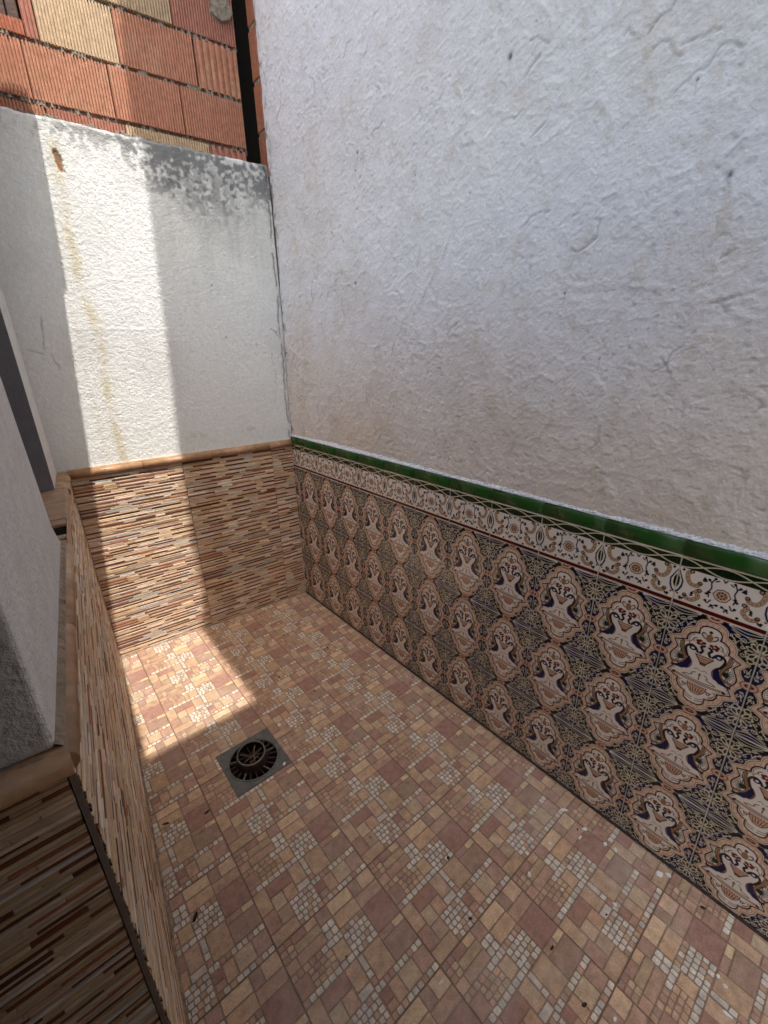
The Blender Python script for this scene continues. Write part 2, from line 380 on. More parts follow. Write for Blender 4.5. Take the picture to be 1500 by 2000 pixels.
def medallion():
    cv = Canvas(20, 30, 168, 252); X, Y = cv.X, cv.Y
    ax, ay = np.abs(X - 10), np.abs(Y - 15)                # four-fold folded, cm from the centre
    a, b = 10 - ax, 15 - ay                                # from the side edge, from the top or bottom edge
    cv.c[:] = C['black']
    nv = fbm(X, Y, 5, 41, 2); cv.put(sstep(.44, .56, nv), 'navy')
    def fs(pts, w=.085, col='line'):                       # stroke in folded space
        cv.put(cv.cov(segdist(a, b, pts) - w), col)
    for k, an in enumerate((-82, -48, -16, 16, 48, 82)):   # flower on the side edge
        t = math.radians(an); c0, s0 = math.cos(t), math.sin(t)
        px, py = 1.55 * c0, 5.2 + 1.55 * s0
        uu = (a - px) * c0 + (b - py) * s0; vv = -(a - px) * s0 + (b - py) * c0
        d = (np.hypot(uu / 1.15, vv / .48) - 1) * .48
        cv.put(cv.cov(np.abs(d) - .085), 'line')
        cv.put(cv.cov(segdist(uu, vv, [(-.5, 0), (.5, 0)]) - .06), 'olive')
    fs([(0, 5.0), (1.2, 5.1)], .12, 'brown'); fs([(0, 5.5), (1.2, 5.4)], .12, 'brown')
    for p in ([(0, .95), (2.2, 1.75), (4.6, 1.5), (6.9, .35)], [(0, .4), (3.2, .95), (7.0, .18)], [(.4, .15), (7, .05)]): fs(crom(p), .075, 'cream')
    for x, y, r, a0, tu, tail in ((3.6, 3.2, .75, 2.6, 1.2, (5.6, 2.2)), (2.9, 7.0, .70, -2.2, -1.2, (1.5, 8.6)), (1.35, 9.3, .62, 1.2, 1.2, (.4, 7.9)),
          (4.9, 2.3, .55, 3.5, -1.1, (6.2, 1.2)), (1.3, 2.5, .62, -1.6, 1.2, (2.6, 3.2)), (.75, 11.4, .42, 1.4, -1.1, (.5, 10.0)), (3.3, 5.2, .5, 3.1, 1.1, (3.9, 3.9)),
          (.9, 7.3, .38, 0, 1.1, (2.0, 7.9)), (1.9, 10.4, .36, 2.0, -1.1, (1.1, 11.0)), (6.1, 2.75, .42, 0.4, 1.1, (5.2, 3.4)), (5.1, 4.25, .45, 2.0, -1.1, (4.3, 3.6)), (3.3, 8.15, .42, 0.2, 1.1, (2.3, 8.6)), (2.2, 2.3, .40, 2.2, 1.1, (3.1, 1.9)), (1.0, 12.5, .36, 2.6, 1.1, (.3, 11.8)), (2.4, 9.3, .34, .3, -1.1, (3.2, 9.0))):
        fs(spiral(x, y, r, a0, tu, tail=tail), .082)
    fs(crom([(.0, 8.2), (1.0, 8.5), (2.2, 8.9), (2.0, 10.2), (1.5, 11.6)]), .11); fs(crom([(5.9, 3.0), (4.9, 4.1), (4.6, 5.2), (3.6, 6.2)]), .11)
    # cartouche
    ou = [(0, .935), (.13, .93), (.25, .90), (.33, .845), (.355, .775), (.345, .735), (.46, .70), (.56, .635), (.61, .56), (.615, .485), (.89, .375), (.765, .235), (.80, .15), (.875, .085), (.93, 0)]
    inn = [(0, .81), (.10, .805), (.19, .775), (.24, .715), (.235, .645), (.225, .62), (.33, .605), (.42, .555), (.46, .49), (.455, .42), (.735, .335), (.62, .215), (.68, .13), (.735, .05), (.745, 0)]
    def full(q):
        r = [(x * 10, y * 15) for x, y in q]
        r = r + [(x, -y) for x, y in r[::-1][1:]]; r = r + [(-x, y) for x, y in r[::-1][1:]]
        return [(x + 10, y + 15) for x, y in r]
    fo, fi = full(ou), full(inn)
    io, ii = inside(X, Y, fo), inside(X, Y, fi)
    do, di = segdist(X, Y, fo + fo[:1]), segdist(X, Y, fi + fi[:1])
    cv.put(cv.cov(do - .22) * (~io), 'brown')
    band = io & ~ii; t = do / (do + di + 1e-6)
    def bd(t0, t1, col): cv.put((band & (t >= t0) & (t < t1)).astype(float), col)
    bd(0, .13, 'cream'); bd(.13, .24, 'brown'); bd(.24, .36, 'bead'); bd(.36, .87, 'salmon'); bd(.87, 1, 'dark')
    ang = np.arctan2((Y - 15) / 15, (X - 10) / 10); bead = (np.abs(((ang * 20 / math.pi) % 1) - .5) < .30) & (t > .50) & (t < .82)
    cv.put((band & bead).astype(float) * .7, 'bead')
    cv.put((ii & (di < .16)).astype(float), 'dark'); cv.put((ii & (di >= .16)).astype(float), 'white')
    cv.put((ii & (di > .34) & (di < .52) & (np.abs(X - 10) > 3)).astype(float), 'tan')
    for ex, ey, rx, ry in ((0, 15, .95, .5), (20, 15, .95, .5), (10, 0, 1.1, .55), (10, 30, 1.1, .55)):      # linking ovals
        cv.disc(ex, ey, rx + .75, 'salmon', ry + .7); cv.ring(ex, ey, rx + .75, .09, 'brown', ry + .7); cv.disc(ex, ey, rx, 'maroon', ry); cv.disc(ex, ey, rx * .4, 'salmon', ry * .35)
    # bird-like scrolls, mirrored left and right
    keep = cv.X
    for sgn in (1, -1):
        cv.X = (keep - 10) * sgn + 10
        m = lambda q: [(10 + x * 10, 15 + y * 15) for x, y in q]
        outer = crom(m([(.17, .25), (.24, .325), (.35, .345), (.44, .27), (.39, .14), (.285, .01), (.31, -.10), (.43, -.17), (.66, -.19)]))
        inner = crom(m([(.53, .36), (.505, .22), (.44, .11), (.405, .0), (.47, -.085), (.66, -.115)]))
        cv.stroke(inner, .40, 'dark'); cv.stroke(inner, .27, 'tan')
        cv.stroke([(x + .62, y + .1) for x, y in inner[2:22]], .12, 'dark')
        cv.stroke(outer, .31, 'dark')
        cv.fill(m([(.285, .05), (.262, -.03), (.305, -.13), (.42, -.20), (.69, -.215), (.51, -.12), (.43, -.06), (.385, .01), (.355, .08)]), 'navy')
        cv.stroke([(x - .48, y - .10) for x, y in outer[34:54]], .13, 'maroon')
        for k in range(9):
            t = math.radians(-80 + 20 * k); cv.stroke(m([(.52, .03), (.52 + .15 * math.cos(t), .03 + .12 * math.sin(t))]), .11, 'dark')
        cv.disc(*m([(.51, .03)])[0], .72, 'green', .80)
        cv.ring(*m([(.29, .295)])[0], .60, .20, 'navy', .50)
        cv.stroke(crom(m([(.055, .41), (.12, .37), (.07, .31), (.11, .25)])), .32, 'dark')
        cv.stroke(crom(m([(.30, .45), (.36, .43), (.40, .38), (.36, .36)])), .13, 'tan'); cv.stroke(crom(m([(.26, .52), (.31, .50), (.33, .46)])), .13, 'brown')
        cv.stroke(crom(m([(.10, -.16), (.17, -.19), (.20, -.25), (.30, -.26), (.38, -.29)])), .12, 'brown'); cv.disc(*m([(.17, -.225)])[0], .24, 'tan', .22)
        cv.stroke(crom(m([(.36, -.42), (.42, -.46), (.38, -.52), (.30, -.56)])), .12, 'tan'); cv.disc(*m([(.33, -.47)])[0], .2, 'maroon', .2)
        for px, py in ((.08, .465), (.17, .485), (.14, .435), (.20, .425), (.22, .47)): cv.disc(*m([(px, py)])[0], .46, 'red', .42)
        cv.disc(*m([(.15, .458)])[0], .22, 'cream', .2)
        cv.stroke(crom(m([(.03, .56), (.10, .57), (.17, .62), (.15, .67), (.10, .65)])), .17, 'brown')
        cv.disc(*m([(.58, -.335)])[0], .46, 'maroon', .42); cv.stroke(m([(.50, -.345), (.56, -.30)]), .12, 'tan')
        cv.stroke(spiral(*m([(.27, -.50)])[0], .55, 2.4, -1.1), .13, 'brown')
        cv.stroke(crom(m([(.04, -.70), (.16, -.675), (.27, -.61)])), .13, 'tan'); cv.stroke(crom(m([(.04, -.745), (.16, -.72), (.24, -.68)])), .11, 'brown')
        cv.stroke(crom(m([(.02, -.10), (.09, -.07), (.14, -.10)])), .10, 'tan')
    cv.X = keep; m = lambda q: [(10 + x * 10, 15 + y * 15) for x, y in q]
    cv.fill(m([(-.045, .52), (.045, .52), (.085, .63), (0, .69), (-.085, .63)]), 'tan'); cv.disc(10, 15 + .715 * 15, .42, 'green')
    cv.fill(m([(-.23, .215), (.23, .215), (.09, .075), (.055, .02), (-.055, .02), (-.09, .075)]), 'brown'); cv.fill(m([(-.17, .195), (.17, .195), (.06, .085), (-.06, .085)]), 'salmon')
    cv.stroke(m([(-.12, .155), (.12, .155)]), .10, 'brown'); cv.stroke(m([(-.07, .115), (.07, .115)]), .08, 'brown')
    for y0, w0, hw, col in ((-.305, .36, .12, 'brown'), (-.335, .52, .19, 'tan'), (-.362, .50, .09, 'brown')): cv.stroke(crom(m([(-w0, y0 + .012), (-w0 * .5, y0 - .012), (0, y0 - .02), (w0 * .5, y0 - .012), (w0, y0 + .012)])), hw, col)
    bowl = crom(m([(-.215, -.405), (-.20, -.49), (-.10, -.585), (0, -.60), (.10, -.585), (.20, -.49), (.215, -.405)]))
    cv.fill(bowl, 'salmon'); cv.stroke(bowl, .12, 'brown')
    for k in range(6): cv.disc(10 - 1.55 + .62 * k, 15 - .425 * 15, .17, 'dark')
    cv.stroke(m([(-.19, -.45), (.19, -.45)]), .07, 'brown')
    for k in range(5): cv.stroke(m([(-.14 + .07 * k, -.475), (-.09 + .045 * k, -.565)]), .12, 'brown')
    cv.stroke(m([(0, -.20), (0, -.29)]), .14, 'brown'); cv.disc(10, 15 - .19 * 15, .36, 'tan'); cv.disc(10, 15 - .165 * 15, .22, 'green')
    return cv.down()
def border():
    H = 14.2; cv = Canvas(20, H, 168, 120); X, Y = cv.X, cv.Y; cv.c[:] = C['white']
    cv.put(((Y > .35) & (Y < 1.45)).astype(float), 'maroon'); cv.put(((Y < .35)).astype(float), 'cream')
    cv.put((Y > 11.0).astype(float), 'black')
    gb = ((Y > 11.15) & (Y < 13.9)); cv.put(gb.astype(float), 'green')
    for k in range(-1, 3):                                   # interlaced lines
        for ph in (0, 1):
            P = [(k * 10 + t * 1.0, 12.45 + (1.25 if ph else -1.25) * math.cos(math.pi * t / 10)) for t in range(0, 11)]
            cv.stroke(P, .15, 'line')
    for k in range(4): cv.stroke([(k * 10 - 5, 12.45), (k * 10 - 2.5, 11.5)], .12, 'line'); cv.stroke([(k * 10 - 5, 12.45), (k * 10 - 7.5, 11.5)], .12, 'line')
    cv.put((Y > 13.85).astype(float), 'line')
    keep = cv.X
    for sgn in (1, -1):
        cv.X = (keep - 10) * sgn + 10                         # draw the right half
        q = lambda P: [(x * 20, (z - .880) * 100) for x, z in P]
        for P in ([(.855, .986), (.895, .980), (.885, .963), (.84, .951), (.775, .951), (.745, .960)], [(.735, .940), (.765, .934), (.738, .921), (.795, .908), (.86, .909), (.885, .916)]):
            P = crom(q(P)); cv.stroke(P, .54, 'brown'); cv.stroke(P, .42, (.46, .30, .18))
            for p in P[4::5]: cv.disc(*p, .16, 'red')
            cv.ring(*P[0], .42, .14, 'dark'); cv.ring(*P[-1], .40, .14, 'dark')
        for P in ([(.60, .985), (.63, .972), (.62, .958), (.64, .945), (.63, .932)], [(.63, .972), (.665, .978)], [(.56, .982), (.59, .978)], [(.52, .988), (.50, .982)], [(.62, .945), (.66, .94)], [(.60, .925), (.63, .915), (.66, .92)], [(.52, .917), (.56, .912), (.60, .905)], [(.68, .972), (.72, .97), (.71, .98)], [(.80, .932), (.82, .926), (.80, .920)], [(.93, .90), (.90, .903)]):
            cv.stroke(crom(q(P)), .17, 'navy')
        for p in ((.66, .978), (.60, .985), (.64, .945), (.66, .939), (.70, .975), (.58, .911), (.53, .915), (.655, .92), (.81, .927), (.95, .985), (.93, .905), (.70, .90)): cv.disc(*q([p])[0], .36, 'dark')
        for p in ((.90, .905), (.56, .906), (.965, .914), (.82, .92)): cv.disc(*q([p])[0], .26, 'maroon')
        cv.fill(q([(1.0, .985), (.965, .97), (.925, .952), (.93, .935), (.96, .92), (1.0, .912)]), 'navy'); cv.fill(q([(1.0, .979), (.975, .967), (.945, .951), (.95, .938), (.97, .926), (1.0, .918)]), 'cream')
        cv.fill(q([(1.0, .970), (.97, .958), (.968, .942), (.985, .932), (1.0, .928)]), 'green')
    cv.X = keep
    cv.fill([(8.0, 6.5), (8.8, 7.9), (10, 8.3), (11.2, 7.9), (12, 6.5), (11.2, 5.1), (10, 4.7), (8.8, 5.1)], 'brown'); cv.fill([(8.3, 6.5), (8.9, 7.6), (10, 8.0), (11.1, 7.6), (11.7, 6.5), (11.1, 5.4), (10, 5.0), (8.9, 5.4)], 'cream')
    cv.disc(10, 6.5, 1.35, (.46, .30, .18), 1.25)
    for k in range(8): cv.disc(10 + .85 * math.cos(k * .785), 6.5 + .85 * math.sin(k * .785), .24, 'maroon')
    cv.disc(10, 6.5, .28, 'maroon')
    return cv.down()
def print_mesh(name, img, w, h, mat, u0=0., u1=1., v0=0., v1=1., depth=.009, rnd=.0022):
    ny, nx = img.shape[:2]
    i0, i1 = int(round(u0 * nx)), int(round(u1 * nx)); j0, j1 = int(round(v0 * ny)), int(round(v1 * ny))
    img = img[j0:j1, i0:i1]; ny, nx = img.shape[:2]
    xs = np.linspace(0, w * (u1 - u0), nx); ys = np.linspace(0, h * (v1 - v0), ny)
    pad = lambda a, e: np.concatenate([[a[0]], a, [a[-1]]])
    xs, ys = pad(xs, 0), pad(ys, 0); img = np.pad(img, ((1, 1), (1, 1), (0, 0)), mode='edge')
    X, Y = np.meshgrid(xs, ys); dx = np.minimum(X - xs[0], xs[-1] - X); dy = np.minimum(Y - ys[0], ys[-1] - Y)
    e = np.minimum(dx, dy); t = np.clip(1 - e / rnd, 0, 1); Z = -rnd * .5 * t * t
    Z[0], Z[-1] = -depth, -depth; Z[:, 0] = -depth; Z[:, -1] = -depth
    ny, nx = X.shape; idx = np.arange(nx * ny).reshape(ny, nx)
    F = np.stack([idx[:-1, :-1], idx[:-1, 1:], idx[1:, 1:], idx[1:, :-1]], -1).reshape(-1, 4)
    return mesh_np(name, np.stack([X, Y, Z], -1).reshape(-1, 3), F, [mat], vcol=img.reshape(-1, 3))

# ------------------------------------------------------------------ right wall
rw = thing('patio_wall', 'tall rough white plastered wall with patterned cream and navy tile dado and green trim', 'wall', FR)
Z1 = 1.066
# plaster sheet, real relief; local u = -y, v = z
us = np.concatenate([np.linspace(0, 2.55, 680), np.linspace(2.57, 6.2, 60)]); vs = np.concatenate([np.linspace(Z1, 2.95, 500), np.linspace(3.0, 5.2, 60)])
Ux, Vz = np.meshgrid(us, vs)
lean = -(.007 + .014 * sstep(1.1, 2.1, Vz))
h = .010 * (fbm(Ux, Vz, .55, 3, 3) - .5) + .0052 * (fbm(Ux, Vz, .17, 8, 4) - .5)
wr = fbm(Ux, Vz, .2, 31, 3)
rid = 1 - np.abs(2 * fbm(Ux + .35 * Vz, Vz - .25 * Ux, .10, 12, 4) - 1); h += .0013 * sstep(.84, 1.0, rid) * sstep(.45, .68, wr)
rid2 = 1 - np.abs(2 * fbm(Ux, Vz, .035, 15, 3) - 1); h += .0011 * sstep(.8, 1, rid2)
h += .0024 * (fbm(Ux, Vz, .026, 21, 3, .8) - .5)
pit = sstep(.70, .80, fbm(Ux, Vz, .014, 25, 2)) * sstep(.45, .65, fbm(Ux, Vz, .25, 28, 3)); h -= .0016 * pit
colr = np.ones(Ux.shape + (3,)) * np.array((.775, .750, .766))
dirt = sstep(.50, .78, fbm(Ux, Vz, .22, 51, 5)) * .17 + sstep(.60, .80, fbm(Ux * 1.3, Vz * .7, .04, 57, 3)) * .22
low = sstep(1.95, 1.08, Vz) * (.35 + .65 * fbm(Ux, Vz, .3, 61, 4))  # warmer toward the foot: grime, plus floor bounce put into the colour
colr = colr * (1 - .10 * pit[..., None])
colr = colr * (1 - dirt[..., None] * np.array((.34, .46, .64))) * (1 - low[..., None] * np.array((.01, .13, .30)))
cracks = [[(1.49, 1.846), (1.528, 1.882), (1.591, 1.881)], [(1.618, 1.84), (1.667, 1.854), (1.731, 1.829), (1.729, 1.797), (1.678, 1.771), (1.623, 1.804), (1.618, 1.84)],
 [(1.463, 2.207), (1.521, 2.232)], [(1.494, 2.061), (1.552, 2.092)], [(1.568, 1.658), (1.644, 1.696), (1.718, 1.681), (1.895, 1.662)], [(1.731, 1.873), (1.876, 1.888), (1.971, 1.89), (2.008, 1.913)],
 [(1.935, 1.502), (1.959, 1.431)], [(1.735, 2.187), (1.745, 2.195), (1.758, 2.178)], [(1.863, 2.118), (1.925, 2.116)], [(1.044, 1.651), (1.174, 1.804), (1.219, 1.888)], [(1.781, 1.787), (1.932, 1.855)],
 [(1.999, 1.61), (2.102, 1.63)], [(2.008, 1.709), (2.088, 1.732)], [(1.948, 1.43), (1.999, 1.397), (2.053, 1.389)], [(.034, 2.751), (.055, 2.699), (.04, 2.652), (.05, 2.571), (.03, 2.375)]]
wx = .022 * (fbm(Ux, Vz, .05, 71, 3) - .5); wy = .022 * (fbm(Ux, Vz, .05, 77, 3) - .5)
brk = sstep(.38, .55, fbm(Ux, Vz, .05, 93, 2))
for i, P in enumerate(cracks):
    d = segdist(Ux + wx, Vz + wy, P)
    if i in (5, 10, 4, 9): h += (.0009 * np.exp(-(d / .012) ** 2) - .0008 * np.exp(-((d - .014) / .006) ** 2)) * (.3 + .7 * brk)
    else: h -= .0022 * np.exp(-(d / .0028) ** 2) * brk; h += .0008 * np.exp(-((d - .009) / .006) ** 2) * brk
    k = np.exp(-(d / .0026) ** 2) * brk * (.55 if i != 4 else .3); colr *= 1 - .5 * k[..., None]
rc = np.random.default_rng(77)
for i in range(46):                                           # hairline cracks and flaked paint edges
    x0, z0c, a0 = rc.uniform(.05, 2.35), rc.uniform(1.12, 2.8), rc.uniform(-.2, 1.4); P = [(x0, z0c)]
    for k in range(rc.integers(3, 7)): a0 += rc.normal(0, .5); P.append((P[-1][0] + .022 * math.cos(a0), P[-1][1] + .022 * math.sin(a0)))
    bx = (np.abs(Ux - x0) < .22) & (np.abs(Vz - z0c) < .22); r0, r1 = np.where(bx.any(1))[0][[0, -1]]; c0, c1 = np.where(bx.any(0))[0][[0, -1]]; q = (slice(r0, r1 + 1), slice(c0, c1 + 1))
    d = segdist(Ux[q] + wx[q], Vz[q] + wy[q], P); k = np.exp(-(d / .0026) ** 2) * (.4 + .6 * brk[q]); h[q] -= .0012 * k; h[q] += .0004 * np.exp(-((d - .007) / .005) ** 2); colr[q] *= 1 - (.34 * k)[..., None]
holes = [(.731, 2.255, .006), (.691, 1.807, .008), (1.423, 2.271, .009), (.211, 1.80, .007), (1.996, 1.861, .007), (1.657, 1.672, .0045), (.71, 1.86, .003), (.712, 2.20, .004), (1.30, 1.99, .003), (1.05, 2.1, .003), (1.9, 2.05, .003), (1.78, 1.5, .003)]
for y_, z_, r_h in holes:
    r_h *= .72; d = np.hypot(Ux - y_ + wx * .4, (Vz - z_) + wy * .4); k = np.exp(-(d / r_h) ** 2); h -= .005 * k; colr *= 1 - .80 * k[..., None]
    k = np.exp(-(np.abs(Ux - y_) / r_h) ** 2) * sstep(.05, 0, z_ - Vz) * (Vz < z_); colr *= 1 - .22 * k[..., None]
edge = np.exp(-(Ux / .02) ** 2); h -= .006 * edge * fbm(Ux, Vz, .04, 99, 3)
colr *= 1 - (sstep(.55, .7, fbm(Ux, Vz, .03, 101, 3)) * np.exp(-(Ux / .03) ** 2) * .6)[..., None]
ny, nx = Ux.shape; idx = np.arange(nx * ny).reshape(ny, nx)
QF = np.stack([idx[:-1, :-1], idx[:-1, 1:], idx[1:, 1:], idx[1:, :-1]], -1).reshape(-1, 4)
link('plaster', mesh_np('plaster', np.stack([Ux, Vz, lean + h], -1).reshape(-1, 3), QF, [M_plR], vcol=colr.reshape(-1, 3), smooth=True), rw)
mb = MB(); mb.box(-.07, 6.2, -.05, 5.2, -.30, -.040); mb.box(0.0, 6.2, -.05, Z1 + .001, -.040, -.0019)
mb.build('wall_core', M_groutw, rw)
mimg, bimg = medallion(), border()
TW, RH = .2, .2985
me_full = print_mesh('patterned_tile', mimg, TW - .0032, RH - .0018, M_glaze)
v_cut = .0155 / RH
me_low = print_mesh('patterned_tile_low', mimg, TW - .0032, RH - .0018, M_glaze, v0=v_cut + .010)
uc = 1 - .071 / TW
me_fc = print_mesh('patterned_tile_side', mimg, TW - .0032, RH - .0018, M_glaze, u0=uc)
me_lc = print_mesh('patterned_tile_corner', mimg, TW - .0032, RH - .0018, M_glaze, u0=uc, v0=v_cut + .010)
BH = 1.0215 - .880
me_b = print_mesh('border_tile', bimg, TW - .0032, BH - .0012, M_glaze, depth=.010)
me_bc = print_mesh('border_tile_cut', bimg, TW - .0032, BH - .0012, M_glaze, depth=.010, u0=uc)
# green trim profile: slightly rounded bar
def bar_mesh(name, L, prof, mat, nseg=1, wob=0.0, col=(1, 1, 1), seed=1, caps=True):
    n = len(prof); V = []; F = []; rg = np.random.default_rng(seed)
    for i in range(nseg + 1):
        for k, (y, z) in enumerate(prof): V.append((L * i / nseg, y + (rg.normal(0, wob) if 0 < k < n - 1 else 0), z + (rg.normal(0, wob) if 0 < k < n - 1 else 0)))
    for i in range(nseg):
        for k in range(n - 1): F.append((i * n + k, (i + 1) * n + k, (i + 1) * n + k + 1, i * n + k + 1))
    if caps: F.append(tuple(range(n))); F.append(tuple(range(nseg * n + n - 1, nseg * n - 1, -1)))
    return mesh_np(name, np.array(V), F, [mat], fcol=np.tile(np.array(col, float), (len(F), 1)), smooth=False)
GRN = tuple(lin((36, 80, 28)))
gp = [(0, -.009), (0, -.001), (.004, .0018), (.016, .0035), (.032, .0035), (.041, .0015), (.046, -.003), (.047, -.02)]
me_g = bar_mesh('green_trim_tile', TW - .0032, gp, M_green, col=GRN); me_gc = bar_mesh('green_trim_cut', .0700, gp, M_green, col=GRN)
for m_ in (me_g, me_gc): m_.polygons.foreach_set('use_smooth', [True] * (len(gp) - 1) + [False] * 2)
cols = [(None, 0.0)] + [(1, .073 + TW * k) for k in range(16)]
for full, u0 in cols:
    ju = .0016
    for r in range(3):
        top = .880 - RH * r; z0 = max(top - RH, 0)
        me = (me_full if full else me_fc) if r < 2 else (me_low if full else me_lc)
        o = link('patterned_tile', me, rw, M=Matrix.Translation((u0 + ju + rng.uniform(-.0003, .0003), (z0 + .0009) if r < 2 else .0032, rng.uniform(-.0001, .0004))) @ Matrix.Rotation(rng.uniform(-.0010, .0010), 4, 'Z') @ Matrix.Rotation(rng.uniform(-.0028, .0028), 4, 'Y') @ Matrix.Rotation(rng.uniform(-.0018, .0018), 4, 'X'))
    link('border_tile', me_b if full else me_bc, rw, (u0 + ju, .8806, rng.uniform(-.0005, .0005)))
    link('green_trim_tile', me_g if full else me_gc, rw, (u0 + ju, 1.0222, rng.uniform(-.0006, .0006)))
bp = [(1.0685, .0005), (1.071, .0005), (1.074, -.001), (1.080, -.006), (1.088, -.010), (1.094, -.016)]
bd_me = bar_mesh('cement_bead', 3.3, bp, M_bead, 420, .0010, seed=5, caps=False)
link('cement_bead', bd_me, rw, (0, -.0005, 0))
dl = [(.0005, .0085), (.0025, .006), (.0045, .0035), (.0050, -.001)]
link('foot_joint', bar_mesh('foot_joint', 3.3, dl, M_dirt, 520, .0009, seed=21, caps=False), rw, (.002, 0, 0))
# unplastered end of the wall above the back wall: stacked brick ends
for k in range(9):
    mb = MB(); z0 = 2.36 + k * .197
    mb.box(-.075 + rng.uniform(-.006, .004), -.0015, z0, z0 + .183, -.1, -.018 + rng.uniform(-.006, .004), ch=.004)
    o = mb.build('exposed_brick', M_brick, rw); o.color = (*np.array((.34, .13, .075)) * rng.uniform(.8, 1.1), 1)
mb = MB(); mb.box(-.068, -.003, 2.3, 4.09, -.1, -.026); mb.build('exposed_mortar', M_mortar, rw)

# ------------------------------------------------------------------ ledger (strip stone) tiles
LW, LH = .4925, .2505
PAL = [((.74, .575, .43), 26), ((.65, .465, .305), 26), ((.58, .385, .215), 20), ((.70, .62, .52), 9), ((.57, .39, .275), 9), ((.135, .044, .024), 22), ((.205, .066, .032), 20), ((.37, .135, .066), 12), ((.50, .44, .39), 6)]
PC = np.array([np.array(p[0]) for p in PAL]); PW = np.array([p[1] for p in PAL], float)
def ledger(seed, w=LW, h=LH):
    rg = np.random.default_rng(seed); mb = MB(); y = 0
    mb.box(0, w, 0, h, -.010, -.0060, tuple(lin((104, 72, 52))))
    nextdark = 1; row = 0
    while y < h - .004:
        hh = rg.choice([.0070, .0080, .0092], p=[.35, .40, .25]); hh = min(hh, h - y)
        if h - y - hh < .005: hh = h - y
        dark = row == nextdark
        if dark: nextdark += int(rg.choice([2, 2, 3, 3]))
        x = 0.; row += 1; isd = rg.random() < .5; rowd = rg.uniform(-.0022, .0014)
        while x < w - .001:
            L = rg.uniform(.07, .18) if isd else (rg.uniform(.03, .10) if dark else rg.uniform(.06, .20))
            if w - x - L < .03: L = w - x
            k = rg.choice((5, 6, 7), p=(.42, .42, .16)) if (dark and isd) else rg.choice((0, 1, 2, 3, 4, 8, 7), p=(.27, .27, .20, .09, .09, .05, .03))
            d = rowd - rg.uniform(.0004, .0014) if k in (5, 6) else rowd + rg.uniform(-.0009, .0009)
            c = PC[k] * rg.uniform(.86, 1.14) * rg.uniform(.97, 1.03, 3)
            mb.box(x + .0004, x + L - .0004, y + .0005, y + hh - .0005, -.008, d, tuple(c), ch=min(.0010, hh * .16), skip='b')
            x += L
            if dark: isd = not isd
        y += hh
    return mb
led = [mesh_np('ledger_tile', np.array(m.v), m.f, [M_ledger], fcol=np.array(m.c)) for m in (ledger(100 + s) for s in range(5))]
def ledger_wall(root, u_right, u_left, full_starts, z_top, M=None, order=0):
    """cover u_left..u_right with tiles; full_starts = u of each tile's left edge"""
    rows = 4; k = order
    for u0 in full_starts:
        for r in range(rows):
            me = led[(k * 3 + r * 2 + (k * r) % 3) % 5]; k += 1
            pl = []
            if u0 + LW > u_right + 1e-4: pl.append(((u_right - u0, 0, 0), (1, 0, 0)))
            if u0 < u_left - 1e-4: pl.append(((u_left - u0, 0, 0), (-1, 0, 0)))
            if pl: me = clipped(me, pl, 'ledger_tile_cut')
            if me is None or not len(me.polygons): continue
            L = Matrix.Translation((u0 + .0006, .0008 + r * (LH + .0012), rng.uniform(-.0005, .0005)))
            link('ledger_tile', me, root, M=(M @ L) if M is not None else L)
ZM = 1.0065                                                 # top of the ledger tiles
MP = [(0, -.014), (.002, .004), (.006, .0125), (.013, .018), (.021, .020), (.029, .018), (.035, .012), (.038, .003), (.041, .001), (.0425, -.02)]
def moulding(root, u0, u1, joints, M=None, name='clay_moulding', back=0.0, out=0.0):
    e = [u0] + [j for j in joints if u0 < j < u1] + [u1]
    MPb = MP[:-1] + [(.0425, -.02 - back)]
    for a, b in zip(e[:-1], e[1:]):
        me = bar_mesh(name, b - a - .0022, MPb, M_clay); me.polygons.foreach_set('use_smooth', [True] * (len(MPb) - 1) + [False] * 2)
        L = Matrix.Translation((a + .0011, ZM + rng.uniform(-.0006, .0006), out + rng.uniform(-.0008, .0008))); link(name, me, root, M=(M @ L) if M is not None else L)

# ------------------------------------------------------------------ back wall
bw = thing('patio_wall', 'short white wall with black mould stains and brown striped stone tile dado', 'wall', FB)
BT = 2.412
us = np.linspace(LBU - .045, .022, 330); vs = np.linspace(1.04, BT, 385)
Ux, Vz = np.meshgrid(us, vs)
h = -.012 + .006 * (fbm(Ux, Vz, .35, 203, 3) - .5) + .0019 * (fbm(Ux, Vz, .015, 208, 2) - .5) + .0018 * (fbm(Ux, Vz, .007, 214, 1) - .5)
colr = np.ones(Ux.shape + (3,)) * np.array((.77, .775, .765))
colr *= 1 - .10 * sstep(.45, .75, fbm(Ux, Vz, .3, 220, 4))[..., None]
# black mould below the coping
mz = .30 * sstep(2.14, 2.36, Vz) * sstep(-.98, -.80, Ux) + sstep(2.02, 2.30, Vz) * sstep(-.72, -.40, Ux) * (1 - .75 * sstep(-.18, -.05, Ux)) + .55 * sstep(2.30, 2.41, Vz) + .7 * sstep(2.16, 2.36, Vz) * sstep(-.12, -.03, Ux)
mo = sstep(.44, .66, .45 * fbm(Ux, Vz, .12, 230, 4) + .55 * fbm(Ux, Vz, .016, 233, 2) + .16 * (mz - .75)) * np.clip(mz, 0, 1)
mo = np.maximum(mo, .8 * np.exp(-((Ux + .30) / .13) ** 2 - ((Vz - 2.27) / .12) ** 2) * sstep(.36, .62, fbm(Ux, Vz, .025, 236, 3)))
colr *= (1 - np.clip(mo * .68, 0, .76)[..., None] * np.array((.98, .97, .95)))
run = sstep(1.6, 2.25, Vz) * sstep(.50, .75, fbm(Ux, Vz * .12, .035, 238, 3)) * sstep(-.7, -.3, Ux) * .13; colr *= (1 - run[..., None])
